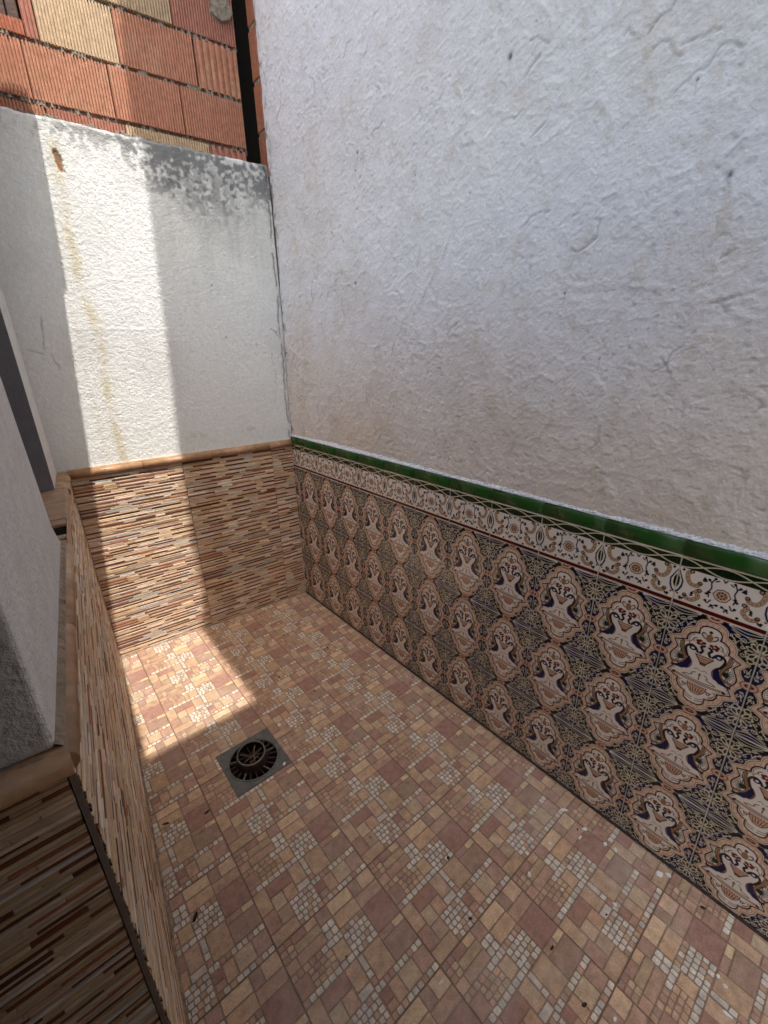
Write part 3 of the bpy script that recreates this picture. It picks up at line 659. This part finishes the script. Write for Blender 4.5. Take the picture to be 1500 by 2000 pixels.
# yellow-brown runs
st = segdist(Ux + .015 * (fbm(Ux, Vz, .08, 240, 3) - .5), Vz, [(-.868, 2.33), (-.884, 2.066), (-.894, 1.821), (-.868, 1.66), (-.885, 1.352), (-.88, 1.05)])
k = np.exp(-(st / .022) ** 2) * (.35 + .65 * sstep(.38, .6, fbm(Ux, Vz, .10, 245, 3))) * .55; colr *= 1 - k[..., None] * np.array((.30, .42, .70))
st = segdist(Ux, Vz, [(-.93, 2.2), (-.945, 1.6), (-.95, 1.05)]); k = np.exp(-(st / .012) ** 2) * .25 * fbm(Ux, Vz, .1, 247, 3); colr *= 1 - k[..., None] * np.array((.3, .45, .7))
d = np.hypot((Ux + .865) / .016, (Vz - 2.275) / .055) + 1.5 * (fbm(Ux, Vz, .02, 250, 3) - .5); k = sstep(1.0, .6, d); h -= .006 * k; colr = colr * (1 - k[..., None]) + k[..., None] * np.array((.30, .17, .10))
# cracks: corner, left in the shade, small ledge
for P, wdt, dk in (([(.005, 2.40), (.012, 2.2), (.003, 2.05), (.012, 1.85), (-.002, 1.7), (.006, 1.5), (-.004, 1.3), (.0, 1.06)], .0042, .62), ([(-.05, 1.66), (-.02, 1.64), (.0, 1.60)], .003, .5), ([(-.07, 1.26), (-.05, 1.4), (-.06, 1.55), (-.01, 1.66)], .0022, .18), ([(-1.05, 1.756), (-1.077, 1.579), (-1.058, 1.547), (-1.04, 1.48)], .0022, .40), ([(-1.14, 1.574), (-1.09, 1.556), (-1.06, 1.548)], .002, .35)):
    d = segdist(Ux + .012 * (fbm(Ux, Vz, .03, 260, 3) - .5), Vz, P); k = np.exp(-(d / wdt) ** 2) * sstep(.30, .55, fbm(Ux, Vz, .04, 263, 2) + .1); h -= .004 * k; colr *= 1 - dk * k[..., None]
d = np.abs(Vz - 1.655 + .006 * (fbm(Ux, Vz, .1, 266, 2) - .5)); h += .0010 * np.exp(-(d / .008) ** 2) * sstep(-1.0, -.9, Ux) * sstep(-.45, -.6, Ux)
for y_, z_ in ((-.30, 1.62), (-.335, 1.86), (-.14, 1.58)): k = np.exp(-(np.hypot(Ux - y_, Vz - z_) / .005) ** 2); colr *= 1 - .6 * k[..., None]
sm = np.exp(-((Vz - 1.135) / .014) ** 2) * (sstep(-.60, -.58, Ux) * sstep(-.46, -.48, Ux) * .32 + sstep(-.30, -.29, Ux) * sstep(-.19, -.22, Ux) * .3) * sstep(.4, .6, fbm(Ux, Vz, .02, 270, 2)); colr *= 1 - sm[..., None] * np.array((.5, .6, .75))
top = sstep(.035, 0, BT - Vz); Vz2 = Vz + .012 * top * (fbm(Ux, Vz * 0, .05, 275, 4) - .5); h -= .010 * sstep(.012, 0, BT - Vz)
ny, nx = Ux.shape; idx = np.arange(nx * ny).reshape(ny, nx)
QF = np.stack([idx[:-1, :-1], idx[:-1, 1:], idx[1:, 1:], idx[1:, :-1]], -1).reshape(-1, 4)
link('plaster', mesh_np('plaster', np.stack([Ux, Vz2, h], -1).reshape(-1, 3), QF, [M_plB], vcol=colr.reshape(-1, 3), smooth=True), bw)
mb = MB(); mb.box(-2.6, .004, -.05, 1.05, -.25, -.0085); mb.box(-2.6, .004, 1.05, BT - .016, -.11, -.028)
mb.build('wall_core', M_groutw, bw)
ledger_wall(bw, -.003, LBU + .002, [-.1325, -.6262, -1.1199], ZM)
moulding(bw, LBU, .0, [-.808, -.467, -.143])
link('foot_joint', bar_mesh('foot_joint', -LBU - .004, [(.0003, .0075), (.002, .005), (.0045, .003), (.0052, -.002)], M_joint, 200, .0010, seed=23, caps=False), bw, (LBU + .002, 0, 0))
mb = MB()
for i in range(130):                                          # crumbly mortar left along the top of the wall
    u0 = -1.15 + i * .0088; hgt = .010 + .016 * rng.random() * (1 if -1.0 < u0 < -.42 else .4)
    mb.box(u0, u0 + .012 * rng.uniform(.7, 1.5), BT - .022, BT + hgt - .006, -.105 + rng.uniform(0, .01), -.035 - rng.uniform(0, .035), ch=.003)
tag(mb.build('loose_mortar', M_mortar, bw), kind='stuff')

# ------------------------------------------------------------------ hollow brick wall behind
FK = FB @ Matrix.Translation((0, 2.30, -.13))
kw = thing('brick_wall', 'unplastered wall of ribbed orange hollow clay bricks above the white wall', 'wall', FK)
def ribbed(w, hgt, pitch, depth, dutyr=.62, thick=.13):
    n = max(2, int(round(w / pitch))); p = w / n; xs = []
    for i in range(n):
        x0 = i * p
        xs += [(x0 + p * (1 - dutyr) * .5, 0), (x0 + p * (1 - dutyr) * .5 + p * .06, 1), (x0 + p - p * (1 - dutyr) * .5 - p * .06, 1), (x0 + p - p * (1 - dutyr) * .5, 0)]
    prof = [(0.0, 0)] + xs + [(w, 0)]
    V = []; F = []
    for y in (0, hgt):
        for x, k in prof: V.append((x, y, -depth * (1 - k)))
    m = len(prof)
    for i in range(m - 1): F.append((i, i + 1, m + i + 1, m + i))
    b = len(V); V += [(0, 0, -thick), (w, 0, -thick), (w, hgt, -thick), (0, hgt, -thick)]
    F.append((b, 0, m, b + 3)); F.append((m - 1, b + 1, b + 2, 2 * m - 1)); F.append(tuple([b + 1, b] + list(range(0, m)))[::-1]); F.append(tuple([b + 3, b + 2] + list(range(2 * m - 1, m - 1, -1)))[::-1]); F.append((b, b + 3, b + 2, b + 1))
    return mesh_np('brick', np.array(V), F, [M_brick])
OR, OR2, PALE, RED = (.52, .262, .175), (.48, .228, .152), (.53, .395, .265), (.44, .200, .150)
courses = [ (0.0, [(-1.42, -1.14, OR, 0), (-1.14, -.86, OR2, 0), (-.86, -.575, RED, 0), (-.575, -.215, PALE, 0), (-.213, -.028, RED, 1)]),
 (.197, [(-1.46, -1.175, PALE, 0), (-1.175, -.890, OR2, 0), (-.890, -.602, OR, 0), (-.602, -.318, OR2, 0), (-.316, -.026, OR2, 0)]),
 (.393, [(-1.40, -1.112, OR, 0), (-.866, -.822, RED, 0), (-.822, -.547, PALE, 0), (-.547, -.229, OR2, 0), (-.223, -.022, OR2, 1)]),
 (.589, [(-1.46, -1.17, OR2, 0), (-1.17, -.885, OR, 0), (-.885, -.598, OR, 0), (-.598, -.306, PALE, 0), (-.304, -.020, RED, 0)]),
 (.785, [(-1.40, -1.11, OR, 0), (-1.11, -.82, PALE, 0), (-.82, -.53, OR2, 0), (-.53, -.24, OR, 0), (-.238, -.022, OR2, 1)]),
 (.981, [(-1.46, -1.17, OR2, 0), (-1.17, -.885, OR, 0), (-.885, -.598, OR, 0), (-.598, -.306, OR2, 0), (-.304, -.022, RED, 0)])]
for z0, row in courses:
    for a, b, c, hd_ in row:
        me = ribbed(b - a - .004, .180, .030 if hd_ else .0115, .014 if hd_ else .0075, .56 if hd_ else .60)
        o = link('brick', me, kw, M=Matrix.Translation((a + .002, z0 + .008, rng.uniform(-.004, .004))) @ Matrix.Rotation(rng.uniform(-.006, .006), 4, 'Z'))
        o.color = (*np.array(c) * rng.uniform(.9, 1.08), 1)
    if z0 == .393:
        o = link('brick', ribbed(.240, .044, .0115, .006, .60), kw, (-1.108, z0 + .008, 0)); o.color = (.42, .16, .10, 1)
    # mortar bed, ragged
    nseg = 150; V = []; F = []
    rg = np.random.default_rng(int(z0 * 1000) + 3)
    for i in range(nseg + 1):
        x = -1.46 + 1.44 * i / nseg; s = .003 * rg.normal() if rg.random() < .45 else -.014
        zz = z0 - .004; drop = abs(rg.normal(0, .005))
        V += [(x, zz - .003, -.12), (x, zz - drop, -.006 + s), (x, zz + .012 + abs(rg.normal(0, .0035)), -.008 + s), (x, zz + .013, -.12)]
    for i in range(nseg):
        for k in range(3): F.append((i * 4 + k, i * 4 + 4 + k, i * 4 + 5 + k, i * 4 + 1 + k))
    link('mortar_bed', mesh_np('mortar_bed', np.array(V), F, [M_mortar]), kw)
mb = MB(); mb.box(-2.4, .5, -2.2, 1.2, -.40, -.155); mb.build('backing', M_void_shade, kw)  # coloured near black so the gap beside the bricks looks deeply shaded
mb = MB()
for i in range(6): mb.box(-1.108 + i * .04, -1.108 + i * .04 + .037, .448, .580, -.12, -.030 - rng.uniform(0, .006), ch=.003)
mb.build('wooden_plug', M_wood, kw)
V = []; n = 14                                                 # smear of mortar on the top right brick
for i in range(n): a = 2 * math.pi * i / n; r = rng.uniform(.75, 1.15); V.append((-.075 + .058 * r * math.cos(a), .715 + .05 * r * math.sin(a), .001))
V2 = [(x * .9 - .0075, y * .9 + .0715, .007) for x, y, z in V]
F = [(i, (i + 1) % n, n + (i + 1) % n, n + i) for i in range(n)] + [tuple(range(n, 2 * n))]
link('mortar_smear', mesh_np('mortar_smear', np.array([(x, y, z - .008) for x, y, z in V] + V2), F, [M_mortar]), kw)

# ------------------------------------------------------------------ left wall (with its end face on the passage)
lw = thing('patio_wall', 'white wall with window niche and brown striped stone tile dado turning a corner', 'wall', FL)
WF, WN, SZ, WT = -.325, -.862, 1.047, 1.96                      # window opening (u) and sill height
PD = -.040                                                      # plaster plane behind the tile face
def pbox(u0, u1, v0, v1, d0=-.30, d1=PD): return (u0, u1, v0, v1, d0, d1)
mb = MB(); mb.box(*pbox(WF, .10, 1.02, 2.835)); bevel(mb.build('plaster', M_plL, lw), .006)  # height above the view added to block sky and darken the neighbouring plaster
pp = [(UN + .004, 1.05), (-.985, 1.05), (-1.04, 1.083), (-1.106, 1.14), (-1.125, 1.25), (-1.16, 1.40), (-1.19, 1.55), (-1.20, LWT), (UN + .004, LWT)]
mb = MB(); mb.v = [(a, b, -.0135) for a, b in pp] + [(a, b, -.30) for a, b in pp]; np_ = len(pp)
mb.f = [tuple(range(np_)), tuple(range(2 * np_ - 1, np_ - 1, -1))] + [(i, np_ + i, np_ + (i + 1) % np_, (i + 1) % np_) for i in range(np_)]; mb.c = [(1, 1, 1)] * len(mb.f)
o = mb.build('plaster', M_plL, lw); bevel(o, .007, 3)
mb = MB(); mb.box(*pbox(-1.19, WF, WT, LWT)); mb.build('plaster', M_plL, lw)
mb = MB(); mb.box(UN + .018, .0, -.05, 1.0, -.30, -.0085); mb.box(UN + .02, -1.0, 1.0, 1.046, -.30, -.02); mb.box(WF, .0, 1.0, 1.046, -.30, -.02); mb.build('wall_core', M_groutw, lw)
WX = -1.19
fr = MB(); fr.box(WX, WF, SZ, SZ + .06, -.24, -.19); fr.box(WX, WF, WT - .06, WT, -.24, -.19); fr.box(WX, WX + .06, SZ + .06, WT - .06, -.24, -.19); fr.box(WF - .06, WF, SZ + .06, WT - .06, -.24, -.19)
wo = fr.build('window', mat_plain('grey_window_frame', (.22, .22, .23), .5, 20, .1, 0, 0), lw)
mb = MB(); mb.box(WX + .06, WF - .06, SZ + .06, WT - .06, -.222, -.214); mb.build('pane', M_glass, wo)
mb = MB(); mb.box(WF - .007, WF - .0005, SZ + .001, WT - .001, -.188, -.0405); mb.build('reveal', M_reveal_shade, lw)
# sill tiles, one broken away at the near end
for a, b, br in ((-.53, WF - .002, 0), (-.745, -.534, 1)):
    mb = MB(); mb.box(a, b, SZ - .014, SZ, -.20, -.002); bevel(mb.build('sill_tile', M_sill, lw), .003)
for a, b in ((-.795, -.747), (-.935, -.905), (-1.19, -.957)):
    mb = MB(); mb.box(a, b, SZ - .035, SZ - .003, -.20, -.004); bevel(mb.build('sill_mortar', M_sill, lw), .004)
mb = MB(); mb.box(-.958, -.795, SZ - .045, SZ - .014, -.20, -.005); mb.box(-.90, -.81, SZ - .014, SZ - .0035, -.20, -.055); mb.build('hollow_shade_fill', M_void_shade, lw)  # solid black fill, its colour standing in for the shade of a hole
starts = [-.4935 - i * .4937 for i in range(4)]
ledger_wall(lw, -.002, UN + .001, starts, ZM, order=2)
moulding(lw, UN - .004, -.985, [-1.13, -1.47], back=.02, out=-.011)
moulding(lw, WF + .004, -.022, [-.15], back=.02, out=-.011)
mb = MB(); mb.box(-.985, WF, ZM, SZ - .0025, -.0035, .001); bevel(mb.build('sill_front', M_sill, lw), .004)
# mortar joint between moulding and plaster
jp = [(ZM + .039, -.004), (ZM + .044, -.006), (ZM + .048, -.009), (ZM + .052, -.0145)]
link('mortar_joint', bar_mesh('mortar_joint', -.99 - UN - .01, jp, M_joint, 150, .0013, seed=9, caps=False), lw, (UN + .005, 0, 0))
link('foot_joint', bar_mesh('foot_joint', -UN - .004, [(.0003, .0075), (.002, .005), (.0045, .003), (.0052, -.002)], M_joint, 300, .0010, seed=25, caps=False), lw, (UN + .002, 0, 0))
# raw edge of the tiles at the corner
mb = MB(); mb.box(UN - .0012, UN + .0005, .001, ZM - .001, -.0108, -.0025); mb.build('tile_edge', M_body, lw)
# end face parts, expressed in the left wall's frame
E = FL.inverted() @ FE
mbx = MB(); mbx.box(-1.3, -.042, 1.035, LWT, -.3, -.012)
o = mbx.build('plaster', M_end_shade, lw, M=E); bevel(o, .01, 3)
ledger_wall(lw, -.0118, -1.30, [-.0118 - .4937 * (i + 1) + .0 for i in range(2)], ZM, M=E, order=1)
moulding(lw, -1.3, -.0, [-.34, -.68, -1.0], M=E)
mbx = MB(); mbx.box(-1.3, -.0125, -.05, 1.035, -.3, -.0085); mbx.build('wall_core', M_groutw, lw, M=E)

# ------------------------------------------------------------------ drain
dr = thing('floor_drain', 'square grey metal floor drain with a round dark slotted grate', 'drain', Matrix.Translation((DR[0], DR[1], 0)))
hs, R0 = .112, .092; n = 48
def sqpt(a):
    c, s = math.cos(a), math.sin(a); k = hs / max(abs(c), abs(s)); return c * k, s * k
V = []; F = []
rings = [('sq', .0012, 1), ('c', .0012, .100), ('c', .0040, .0985), ('c', .0040, .0935), ('c', -.004, .0920)]
angs = [2 * math.pi * i / n for i in range(n)]
for kind, z, r in rings:
    for a in angs: x, y = sqpt(a) if kind == 'sq' else (r * math.cos(a), r * math.sin(a)); V.append((x, y, z))
for k in range(len(rings) - 1):
    for i in range(n): j = (i + 1) % n; F.append((k * n + i, k * n + j, (k + 1) * n + j, (k + 1) * n + i))
b = len(V); V += [(*sqpt(a), -.006) for a in angs]
for i in range(n): j = (i + 1) % n; F.append((b + i, b + j, j, i))
link('plate', mesh_np('plate', np.array(V), F, [M_drainm]), dr)
def lathe(name, prof, mat, n=40, off=(0, 0, 0), tilt=None):
    V = []; F = []
    for r, z in prof:
        for i in range(n): a = 2 * math.pi * i / n; V.append((r * math.cos(a), r * math.sin(a), z))
    for k in range(len(prof) - 1):
        for i in range(n): j = (i + 1) % n; F.append((k * n + i, k * n + j, (k + 1) * n + j, (k + 1) * n + i))
    o = link(name, mesh_np(name, np.array(V), F, [mat], smooth=True), dr, off)
    if tilt: o.rotation_euler = tilt
    return o
lathe('bowl', [(.0920, -.003), (.0915, -.040), (.050, -.050), (.002, -.052)], M_void_shade)
lathe('cage_wall', [(.0620, -.036), (.0600, .006), (.0560, .030), (.0550, .0375)], M_drainr, off=(-.003, .006, 0), tilt=(.06, -.04, 0))
lathe('cage_rim', [(.0500, .0340), (.0505, .0375), (.0530, .0392), (.0555, .0375), (.0562, .0330)], M_rim, off=(-.003, .006, 0), tilt=(.06, -.04, 0))
lathe('cage_inside', [(.0500, .0345), (.0510, -.020), (.030, -.040), (.002, -.042)], M_void_shade, off=(-.003, .006, 0))
for i in range(20):
    a = 2 * math.pi * i / 20 + .07; ca, sa = math.cos(a), math.sin(a)
    x0, y0 = .058 * ca - .003, .058 * sa + .006; x1, y1 = .0925 * ca, .0925 * sa
    L = math.hypot(x1 - x0, y1 - y0); th = math.atan2(y1 - y0, x1 - x0)
    mb = MB(); mb.box(0, L, -.0024, .0024, -.014, -.003 + rng.uniform(-.002, .001), ch=.0008)
    mb.build('rib', M_drainr if i % 4 else M_rim, dr, M=Matrix.Translation((x0, y0, 0)) @ Matrix.Rotation(th, 4, 'Z') @ Matrix.Rotation(rng.uniform(-.03, .03), 4, 'Y'))
for i in range(5):                                            # spokes across the cage
    a = math.pi * i / 5 + .3
    mb = MB(); mb.box(-.0505, .0505, -.0016, .0016, .014, .019, ch=.0006); mb.build('spoke', M_drainr, dr, M=Matrix.Translation((-.003, .006, 0)) @ Matrix.Rotation(a, 4, 'Z'))
def twig(p, q, r, bend):
    V = []; F = []; n = 6; k = 7; P = Vector(p); Q = Vector(q); d = (Q - P).normalized(); s = d.cross(Vector((0, 0, 1))).normalized(); t = s.cross(d)
    for i in range(k):
        f = i / (k - 1); c = P.lerp(Q, f) + s * bend * math.sin(f * 3.1) + t * bend * .5 * math.sin(f * 5); rr = r * (1 - .5 * f)
        for j in range(n): a = 2 * math.pi * j / n; V.append(c + (s * math.cos(a) + t * math.sin(a)) * rr)
    for i in range(k - 1):
        for j in range(n): F.append((i * n + j, i * n + (j + 1) % n, (i + 1) * n + (j + 1) % n, (i + 1) * n + j))
    F += [tuple(range(n))[::-1], tuple(range((k - 1) * n, k * n))]
    return link('dry_twig', mesh_np('dry_twig', np.array([tuple(v) for v in V]), F, [M_twig]))
X0, Y0 = DR[0] - .003, DR[1] + .006
for p, q in (((-.035, .030, .0225), (.018, -.026, .0218)), ((.028, .032, .0225), (-.004, -.042, .0218)), ((-.03, -.012, .0218), (.046, .004, .024)), ((-.02, -.034, .022), (.026, -.012, .0235))):
    tag(twig((X0 + p[0], Y0 + p[1], p[2]), (X0 + q[0], Y0 + q[1], q[2]), .0022, .004), 'small dry twig lying inside the round drain cup', 'twig', 'twigs in the drain')

# ------------------------------------------------------------------ debris on the floor
def place(o, x, y, e, what, cat, group):
    if math.hypot(x - DR[0], y - DR[1]) < .22: w = what + ' lying beside the floor drain'
    elif x > -.16: w = what + ' at the foot of the patterned tile wall'
    elif y > -.40: w = what + ' on the floor by the striped back dado'
    elif x < -1.0: w = what + ' on the floor close to the low left dado'
    else: w = ('long thin ' if e > 1.9 else '') + what + ' out on the open patio floor'
    tag(o, w, cat, group)
def chip(x, y, s, mat, name, el=1.0, flat=.25):
    n = random.randint(5, 7); V = []; a0 = random.uniform(0, 6.3)
    ca, sa = math.cos(a0), math.sin(a0)
    for z, k in ((0.0002, 1.0), (s * flat, .72)):
        for i in range(n):
            a = 2 * math.pi * i / n; r = s * random.uniform(.7, 1.2) * k; px, py = r * math.cos(a) * el, r * math.sin(a); V.append((px * ca - py * sa, px * sa + py * ca, z * random.uniform(.8, 1.3) if z > .001 else z))
    F = [tuple(range(n))[::-1], tuple(range(n, 2 * n))] + [(i, (i + 1) % n, n + (i + 1) % n, n + i) for i in range(n)]
    return link(name, mesh_np(name, np.array(V), F, [mat]), None, (x, y, 0))
for i, (x, y, s, e) in enumerate([(-.087, -1.924, .006, 2.6), (-.093, -2.005, .007, 1.6), (-.132, -2.008, .004, 3.0), (-.089, -2.072, .007, 1.1), (-.224, -1.954, .005, 1.2), (-.082, -2.101, .006, 1.3), (-.354, -1.96, .006, 1.5),
     (-.05, -2.219, .009, 1.3), (-.033, -2.239, .009, 1.2), (-.315, -2.047, .004, 1), (-.234, -2.165, .005, 1.2), (-.547, -2.066, .004, 1), (-.2, -2.424, .005, 1.5), (-.255, -2.442, .004, 3.5), (-.191, -2.407, .005, 1.3),
     (-1.174, -1.538, .005, 1.2), (-.743, -1.952, .004, 2.2), (-1.197, -1.289, .004, 1.3), (-.748, -1.107, .006, 1.6), (-.673, -.917, .009, 1.2), (-.14, -.875, .005, 2), (-.47, -2.27, .004, 1.4), (-.20, -.30, .006, 1.4), (-.32, -.22, .005, 1.2), (-.12, -.5, .005, 1.3), (-.28, -.10, .006, 1.5), (-.42, -.35, .004, 1.2)]):
    place(chip(x, y, s, M_flake, 'plaster_chip', e, .45), x, y, e, 'white plaster chip', 'plaster chip', 'white plaster chips scattered on the floor')
for i, (x, y, s, e) in enumerate([(-.51, -1.764, .008, 1.3), (-1.051, -1.1, .008, 2.4), (-1.175, -1.047, .009, 2.2), (-1.185, -1.392, .010, 2.8), (-.464, -2.1, .006, 2.2), (-.277, -2.161, .004, 1.6), (-.581, -1.913, .006, 1.8), (-.502, -2.211, .007, 2.0),
     (-.05, -2.333, .008, 1.6), (-.531, -.64, .007, 2), (-.447, -.846, .007, 1.6), (-.22, -.609, .006, 1.8), (-.151, -.449, .007, 1.5), (-.113, -1.99, .005, 2), (-.66, -1.55, .004, 1.5), (-.9, -1.75, .003, 1.4), (-.35, -1.45, .004, 1.8), (-.6, -1.2, .003, 1.5), (-.3, -1.2, .004, 1.8)]):
    place(chip(x, y, s * .62, M_leaf, 'leaf_scrap', e, .45), x, y, e, 'dark scrap of dead leaf', 'leaf', 'dead leaf scraps scattered on the floor')
for i in range(34):
    if i < 20: x, y = -abs(rng.normal(.03, .10)) - .012, -rng.uniform(.03, 2.4)
    else: x, y = -rng.uniform(.02, .55), -abs(rng.normal(.02, .14)) + .0
    y = min(y, -.02 + tb * x); place(chip(x, y, rng.uniform(.0016, .0042), M_flake if i % 3 else M_leaf, 'plaster_chip' if i % 3 else 'leaf_scrap', rng.uniform(1, 2), .5), x, y, 1, 'tiny white plaster crumb' if i % 3 else 'tiny dark leaf crumb', 'plaster chip' if i % 3 else 'leaf', 'white plaster chips scattered on the floor' if i % 3 else 'dead leaf scraps scattered on the floor')

# ------------------------------------------------------------------ unseen surroundings above and behind the view, some added to shape the light
# unseen canopy read from its shadow; narrow form and posts made up to admit sky
lr = thing('shadow_canopy', 'unseen narrow canopy casting the left shadow, with clay tile verge on short made-up posts', 'canopy', Matrix.Translation((0, 0, 2.84)))
yf = .19 - .37 / SM
ex = lambda y: -.875 + (.062 / (2.4 / SM)) * (y - .06 + .44 / SM)
V = [(ex(yf - .015), yf - .015, 0), (-1.20, yf - .015, 0), (-1.42, -2.50, 0), (ex(-2.50), -2.50, 0)]
V = V + [(x, y, .055) for x, y, z in V]
F = [(0, 1, 2, 3), (7, 6, 5, 4)] + [(i, 4 + i, 4 + (i + 1) % 4, (i + 1) % 4) for i in range(4)]
link('slab', mesh_np('slab', np.array(V), F, [M_white]), lr)
for k in range(4):
    x0 = ex(yf) - .06 - k * .115; n = 8
    V = []; F = []
    for yy in (-.42, yf + rng.uniform(-.008, .008)):
        for i in range(n + 1): a = math.pi * i / n; V.append((x0 + .055 * math.cos(a), yy, .052 + .022 * math.sin(a)))
    F = [(i, i + 1, n + 2 + i, n + 1 + i) for i in range(n)] + [tuple(range(n + 1)), tuple(range(2 * n + 1, n, -1))]
    link('roof_tile', mesh_np('roof_tile', np.array(V), F, [M_roof]), lr)
for u0 in (-.95, -1.72):
    p = FL @ Vector((u0, 0, -.15)); mb = MB(); mb.box(p.x - .04, p.x + .04, p.y - .04, p.y + .04, LWT - 2.84 - .002, .001); mb.build('post', M_wood, lr)
# unseen passage roof, run out beyond the passage to darken the end face
pr = MB(); pr.box(-2.75, -.82, -2.80, NC.y - .03, LWT + .003, LWT + .10)
tag(pr.build('passage_roof', M_house), 'unseen low flat dark ochre roof slab over the passage, extended to shade the end face', 'roof')
# right building's eave, on top of the tall wall
RT = 5.2
re_ = thing('roof_eave', 'projecting row of clay eave tiles along the top of the tall wall', 'eave', Matrix.Translation((0, 0, RT)))
mb = MB(); mb.box(-.29, .32, -6.3, .25, 0, .05); mb.build('eave_board', M_white, re_)
for k in range(33):
    y0 = -6.3 + k * .198; xe = -.69 + .063 * (RT + .1) + rng.uniform(-.006, .006) + (.022 if k == 20 else 0)
    mb = MB(); mb.box(xe, .32, y0, y0 + .195, .0505, .10, ch=.004); mb.build('eave_tile', M_roof, re_)
# unseen slab added behind the viewpoint to block sun from the near floor
BZ = 4.6
bs = thing('added_balcony', 'unseen white slab with iron railing, added to block sun from the near floor', 'added_balcony', Matrix.Translation((0, 0, BZ)))
yb = -.71 - (BZ + .12) / SM
mb = MB(); mb.box(-1.36, .02, -6.0, yb, 0, .12); mb.build('slab', M_white, bs)
mb = MB()
for i in range(24): mb.box(-1.33, -1.315, -6.0 + i * .13, -5.985 + i * .13, .121, 1.0)
mb.box(-1.335, -1.31, -6.0, yb - .02, 1.0, 1.03); mb.build('railing', M_drainm, bs)
hb = thing('rear_house', 'low whitewashed house with brown door closing the far end of the yard', 'house', Matrix.Translation((0, -6.2, -.06)))
mb = MB(); mb.box(-3.2, .35, -.25, 0, 0, 2.9); mb.build('wall', M_white, hb)
mb = MB(); mb.box(-1.15, -.25, -.001, .02, .06, 2.1); dd = mb.build('door', M_wood, hb)
mb = MB(); mb.box(-.38, -.35, .018, .05, 1.05, 1.16); mb.build('handle', M_drainm, dd)
# unseen passage walls, one lengthened to keep light off the end face
pw = MB(); pw.box(-2.75, -2.60, -2.62, 0.12, -.06, LWT); pw.box(-2.75, -.82, -2.80, -2.62, -.06, LWT)
tag(pw.build('passage_wall', M_house), 'unseen plain dark ochre wall closing the passage, extended to shade the end face', 'wall')
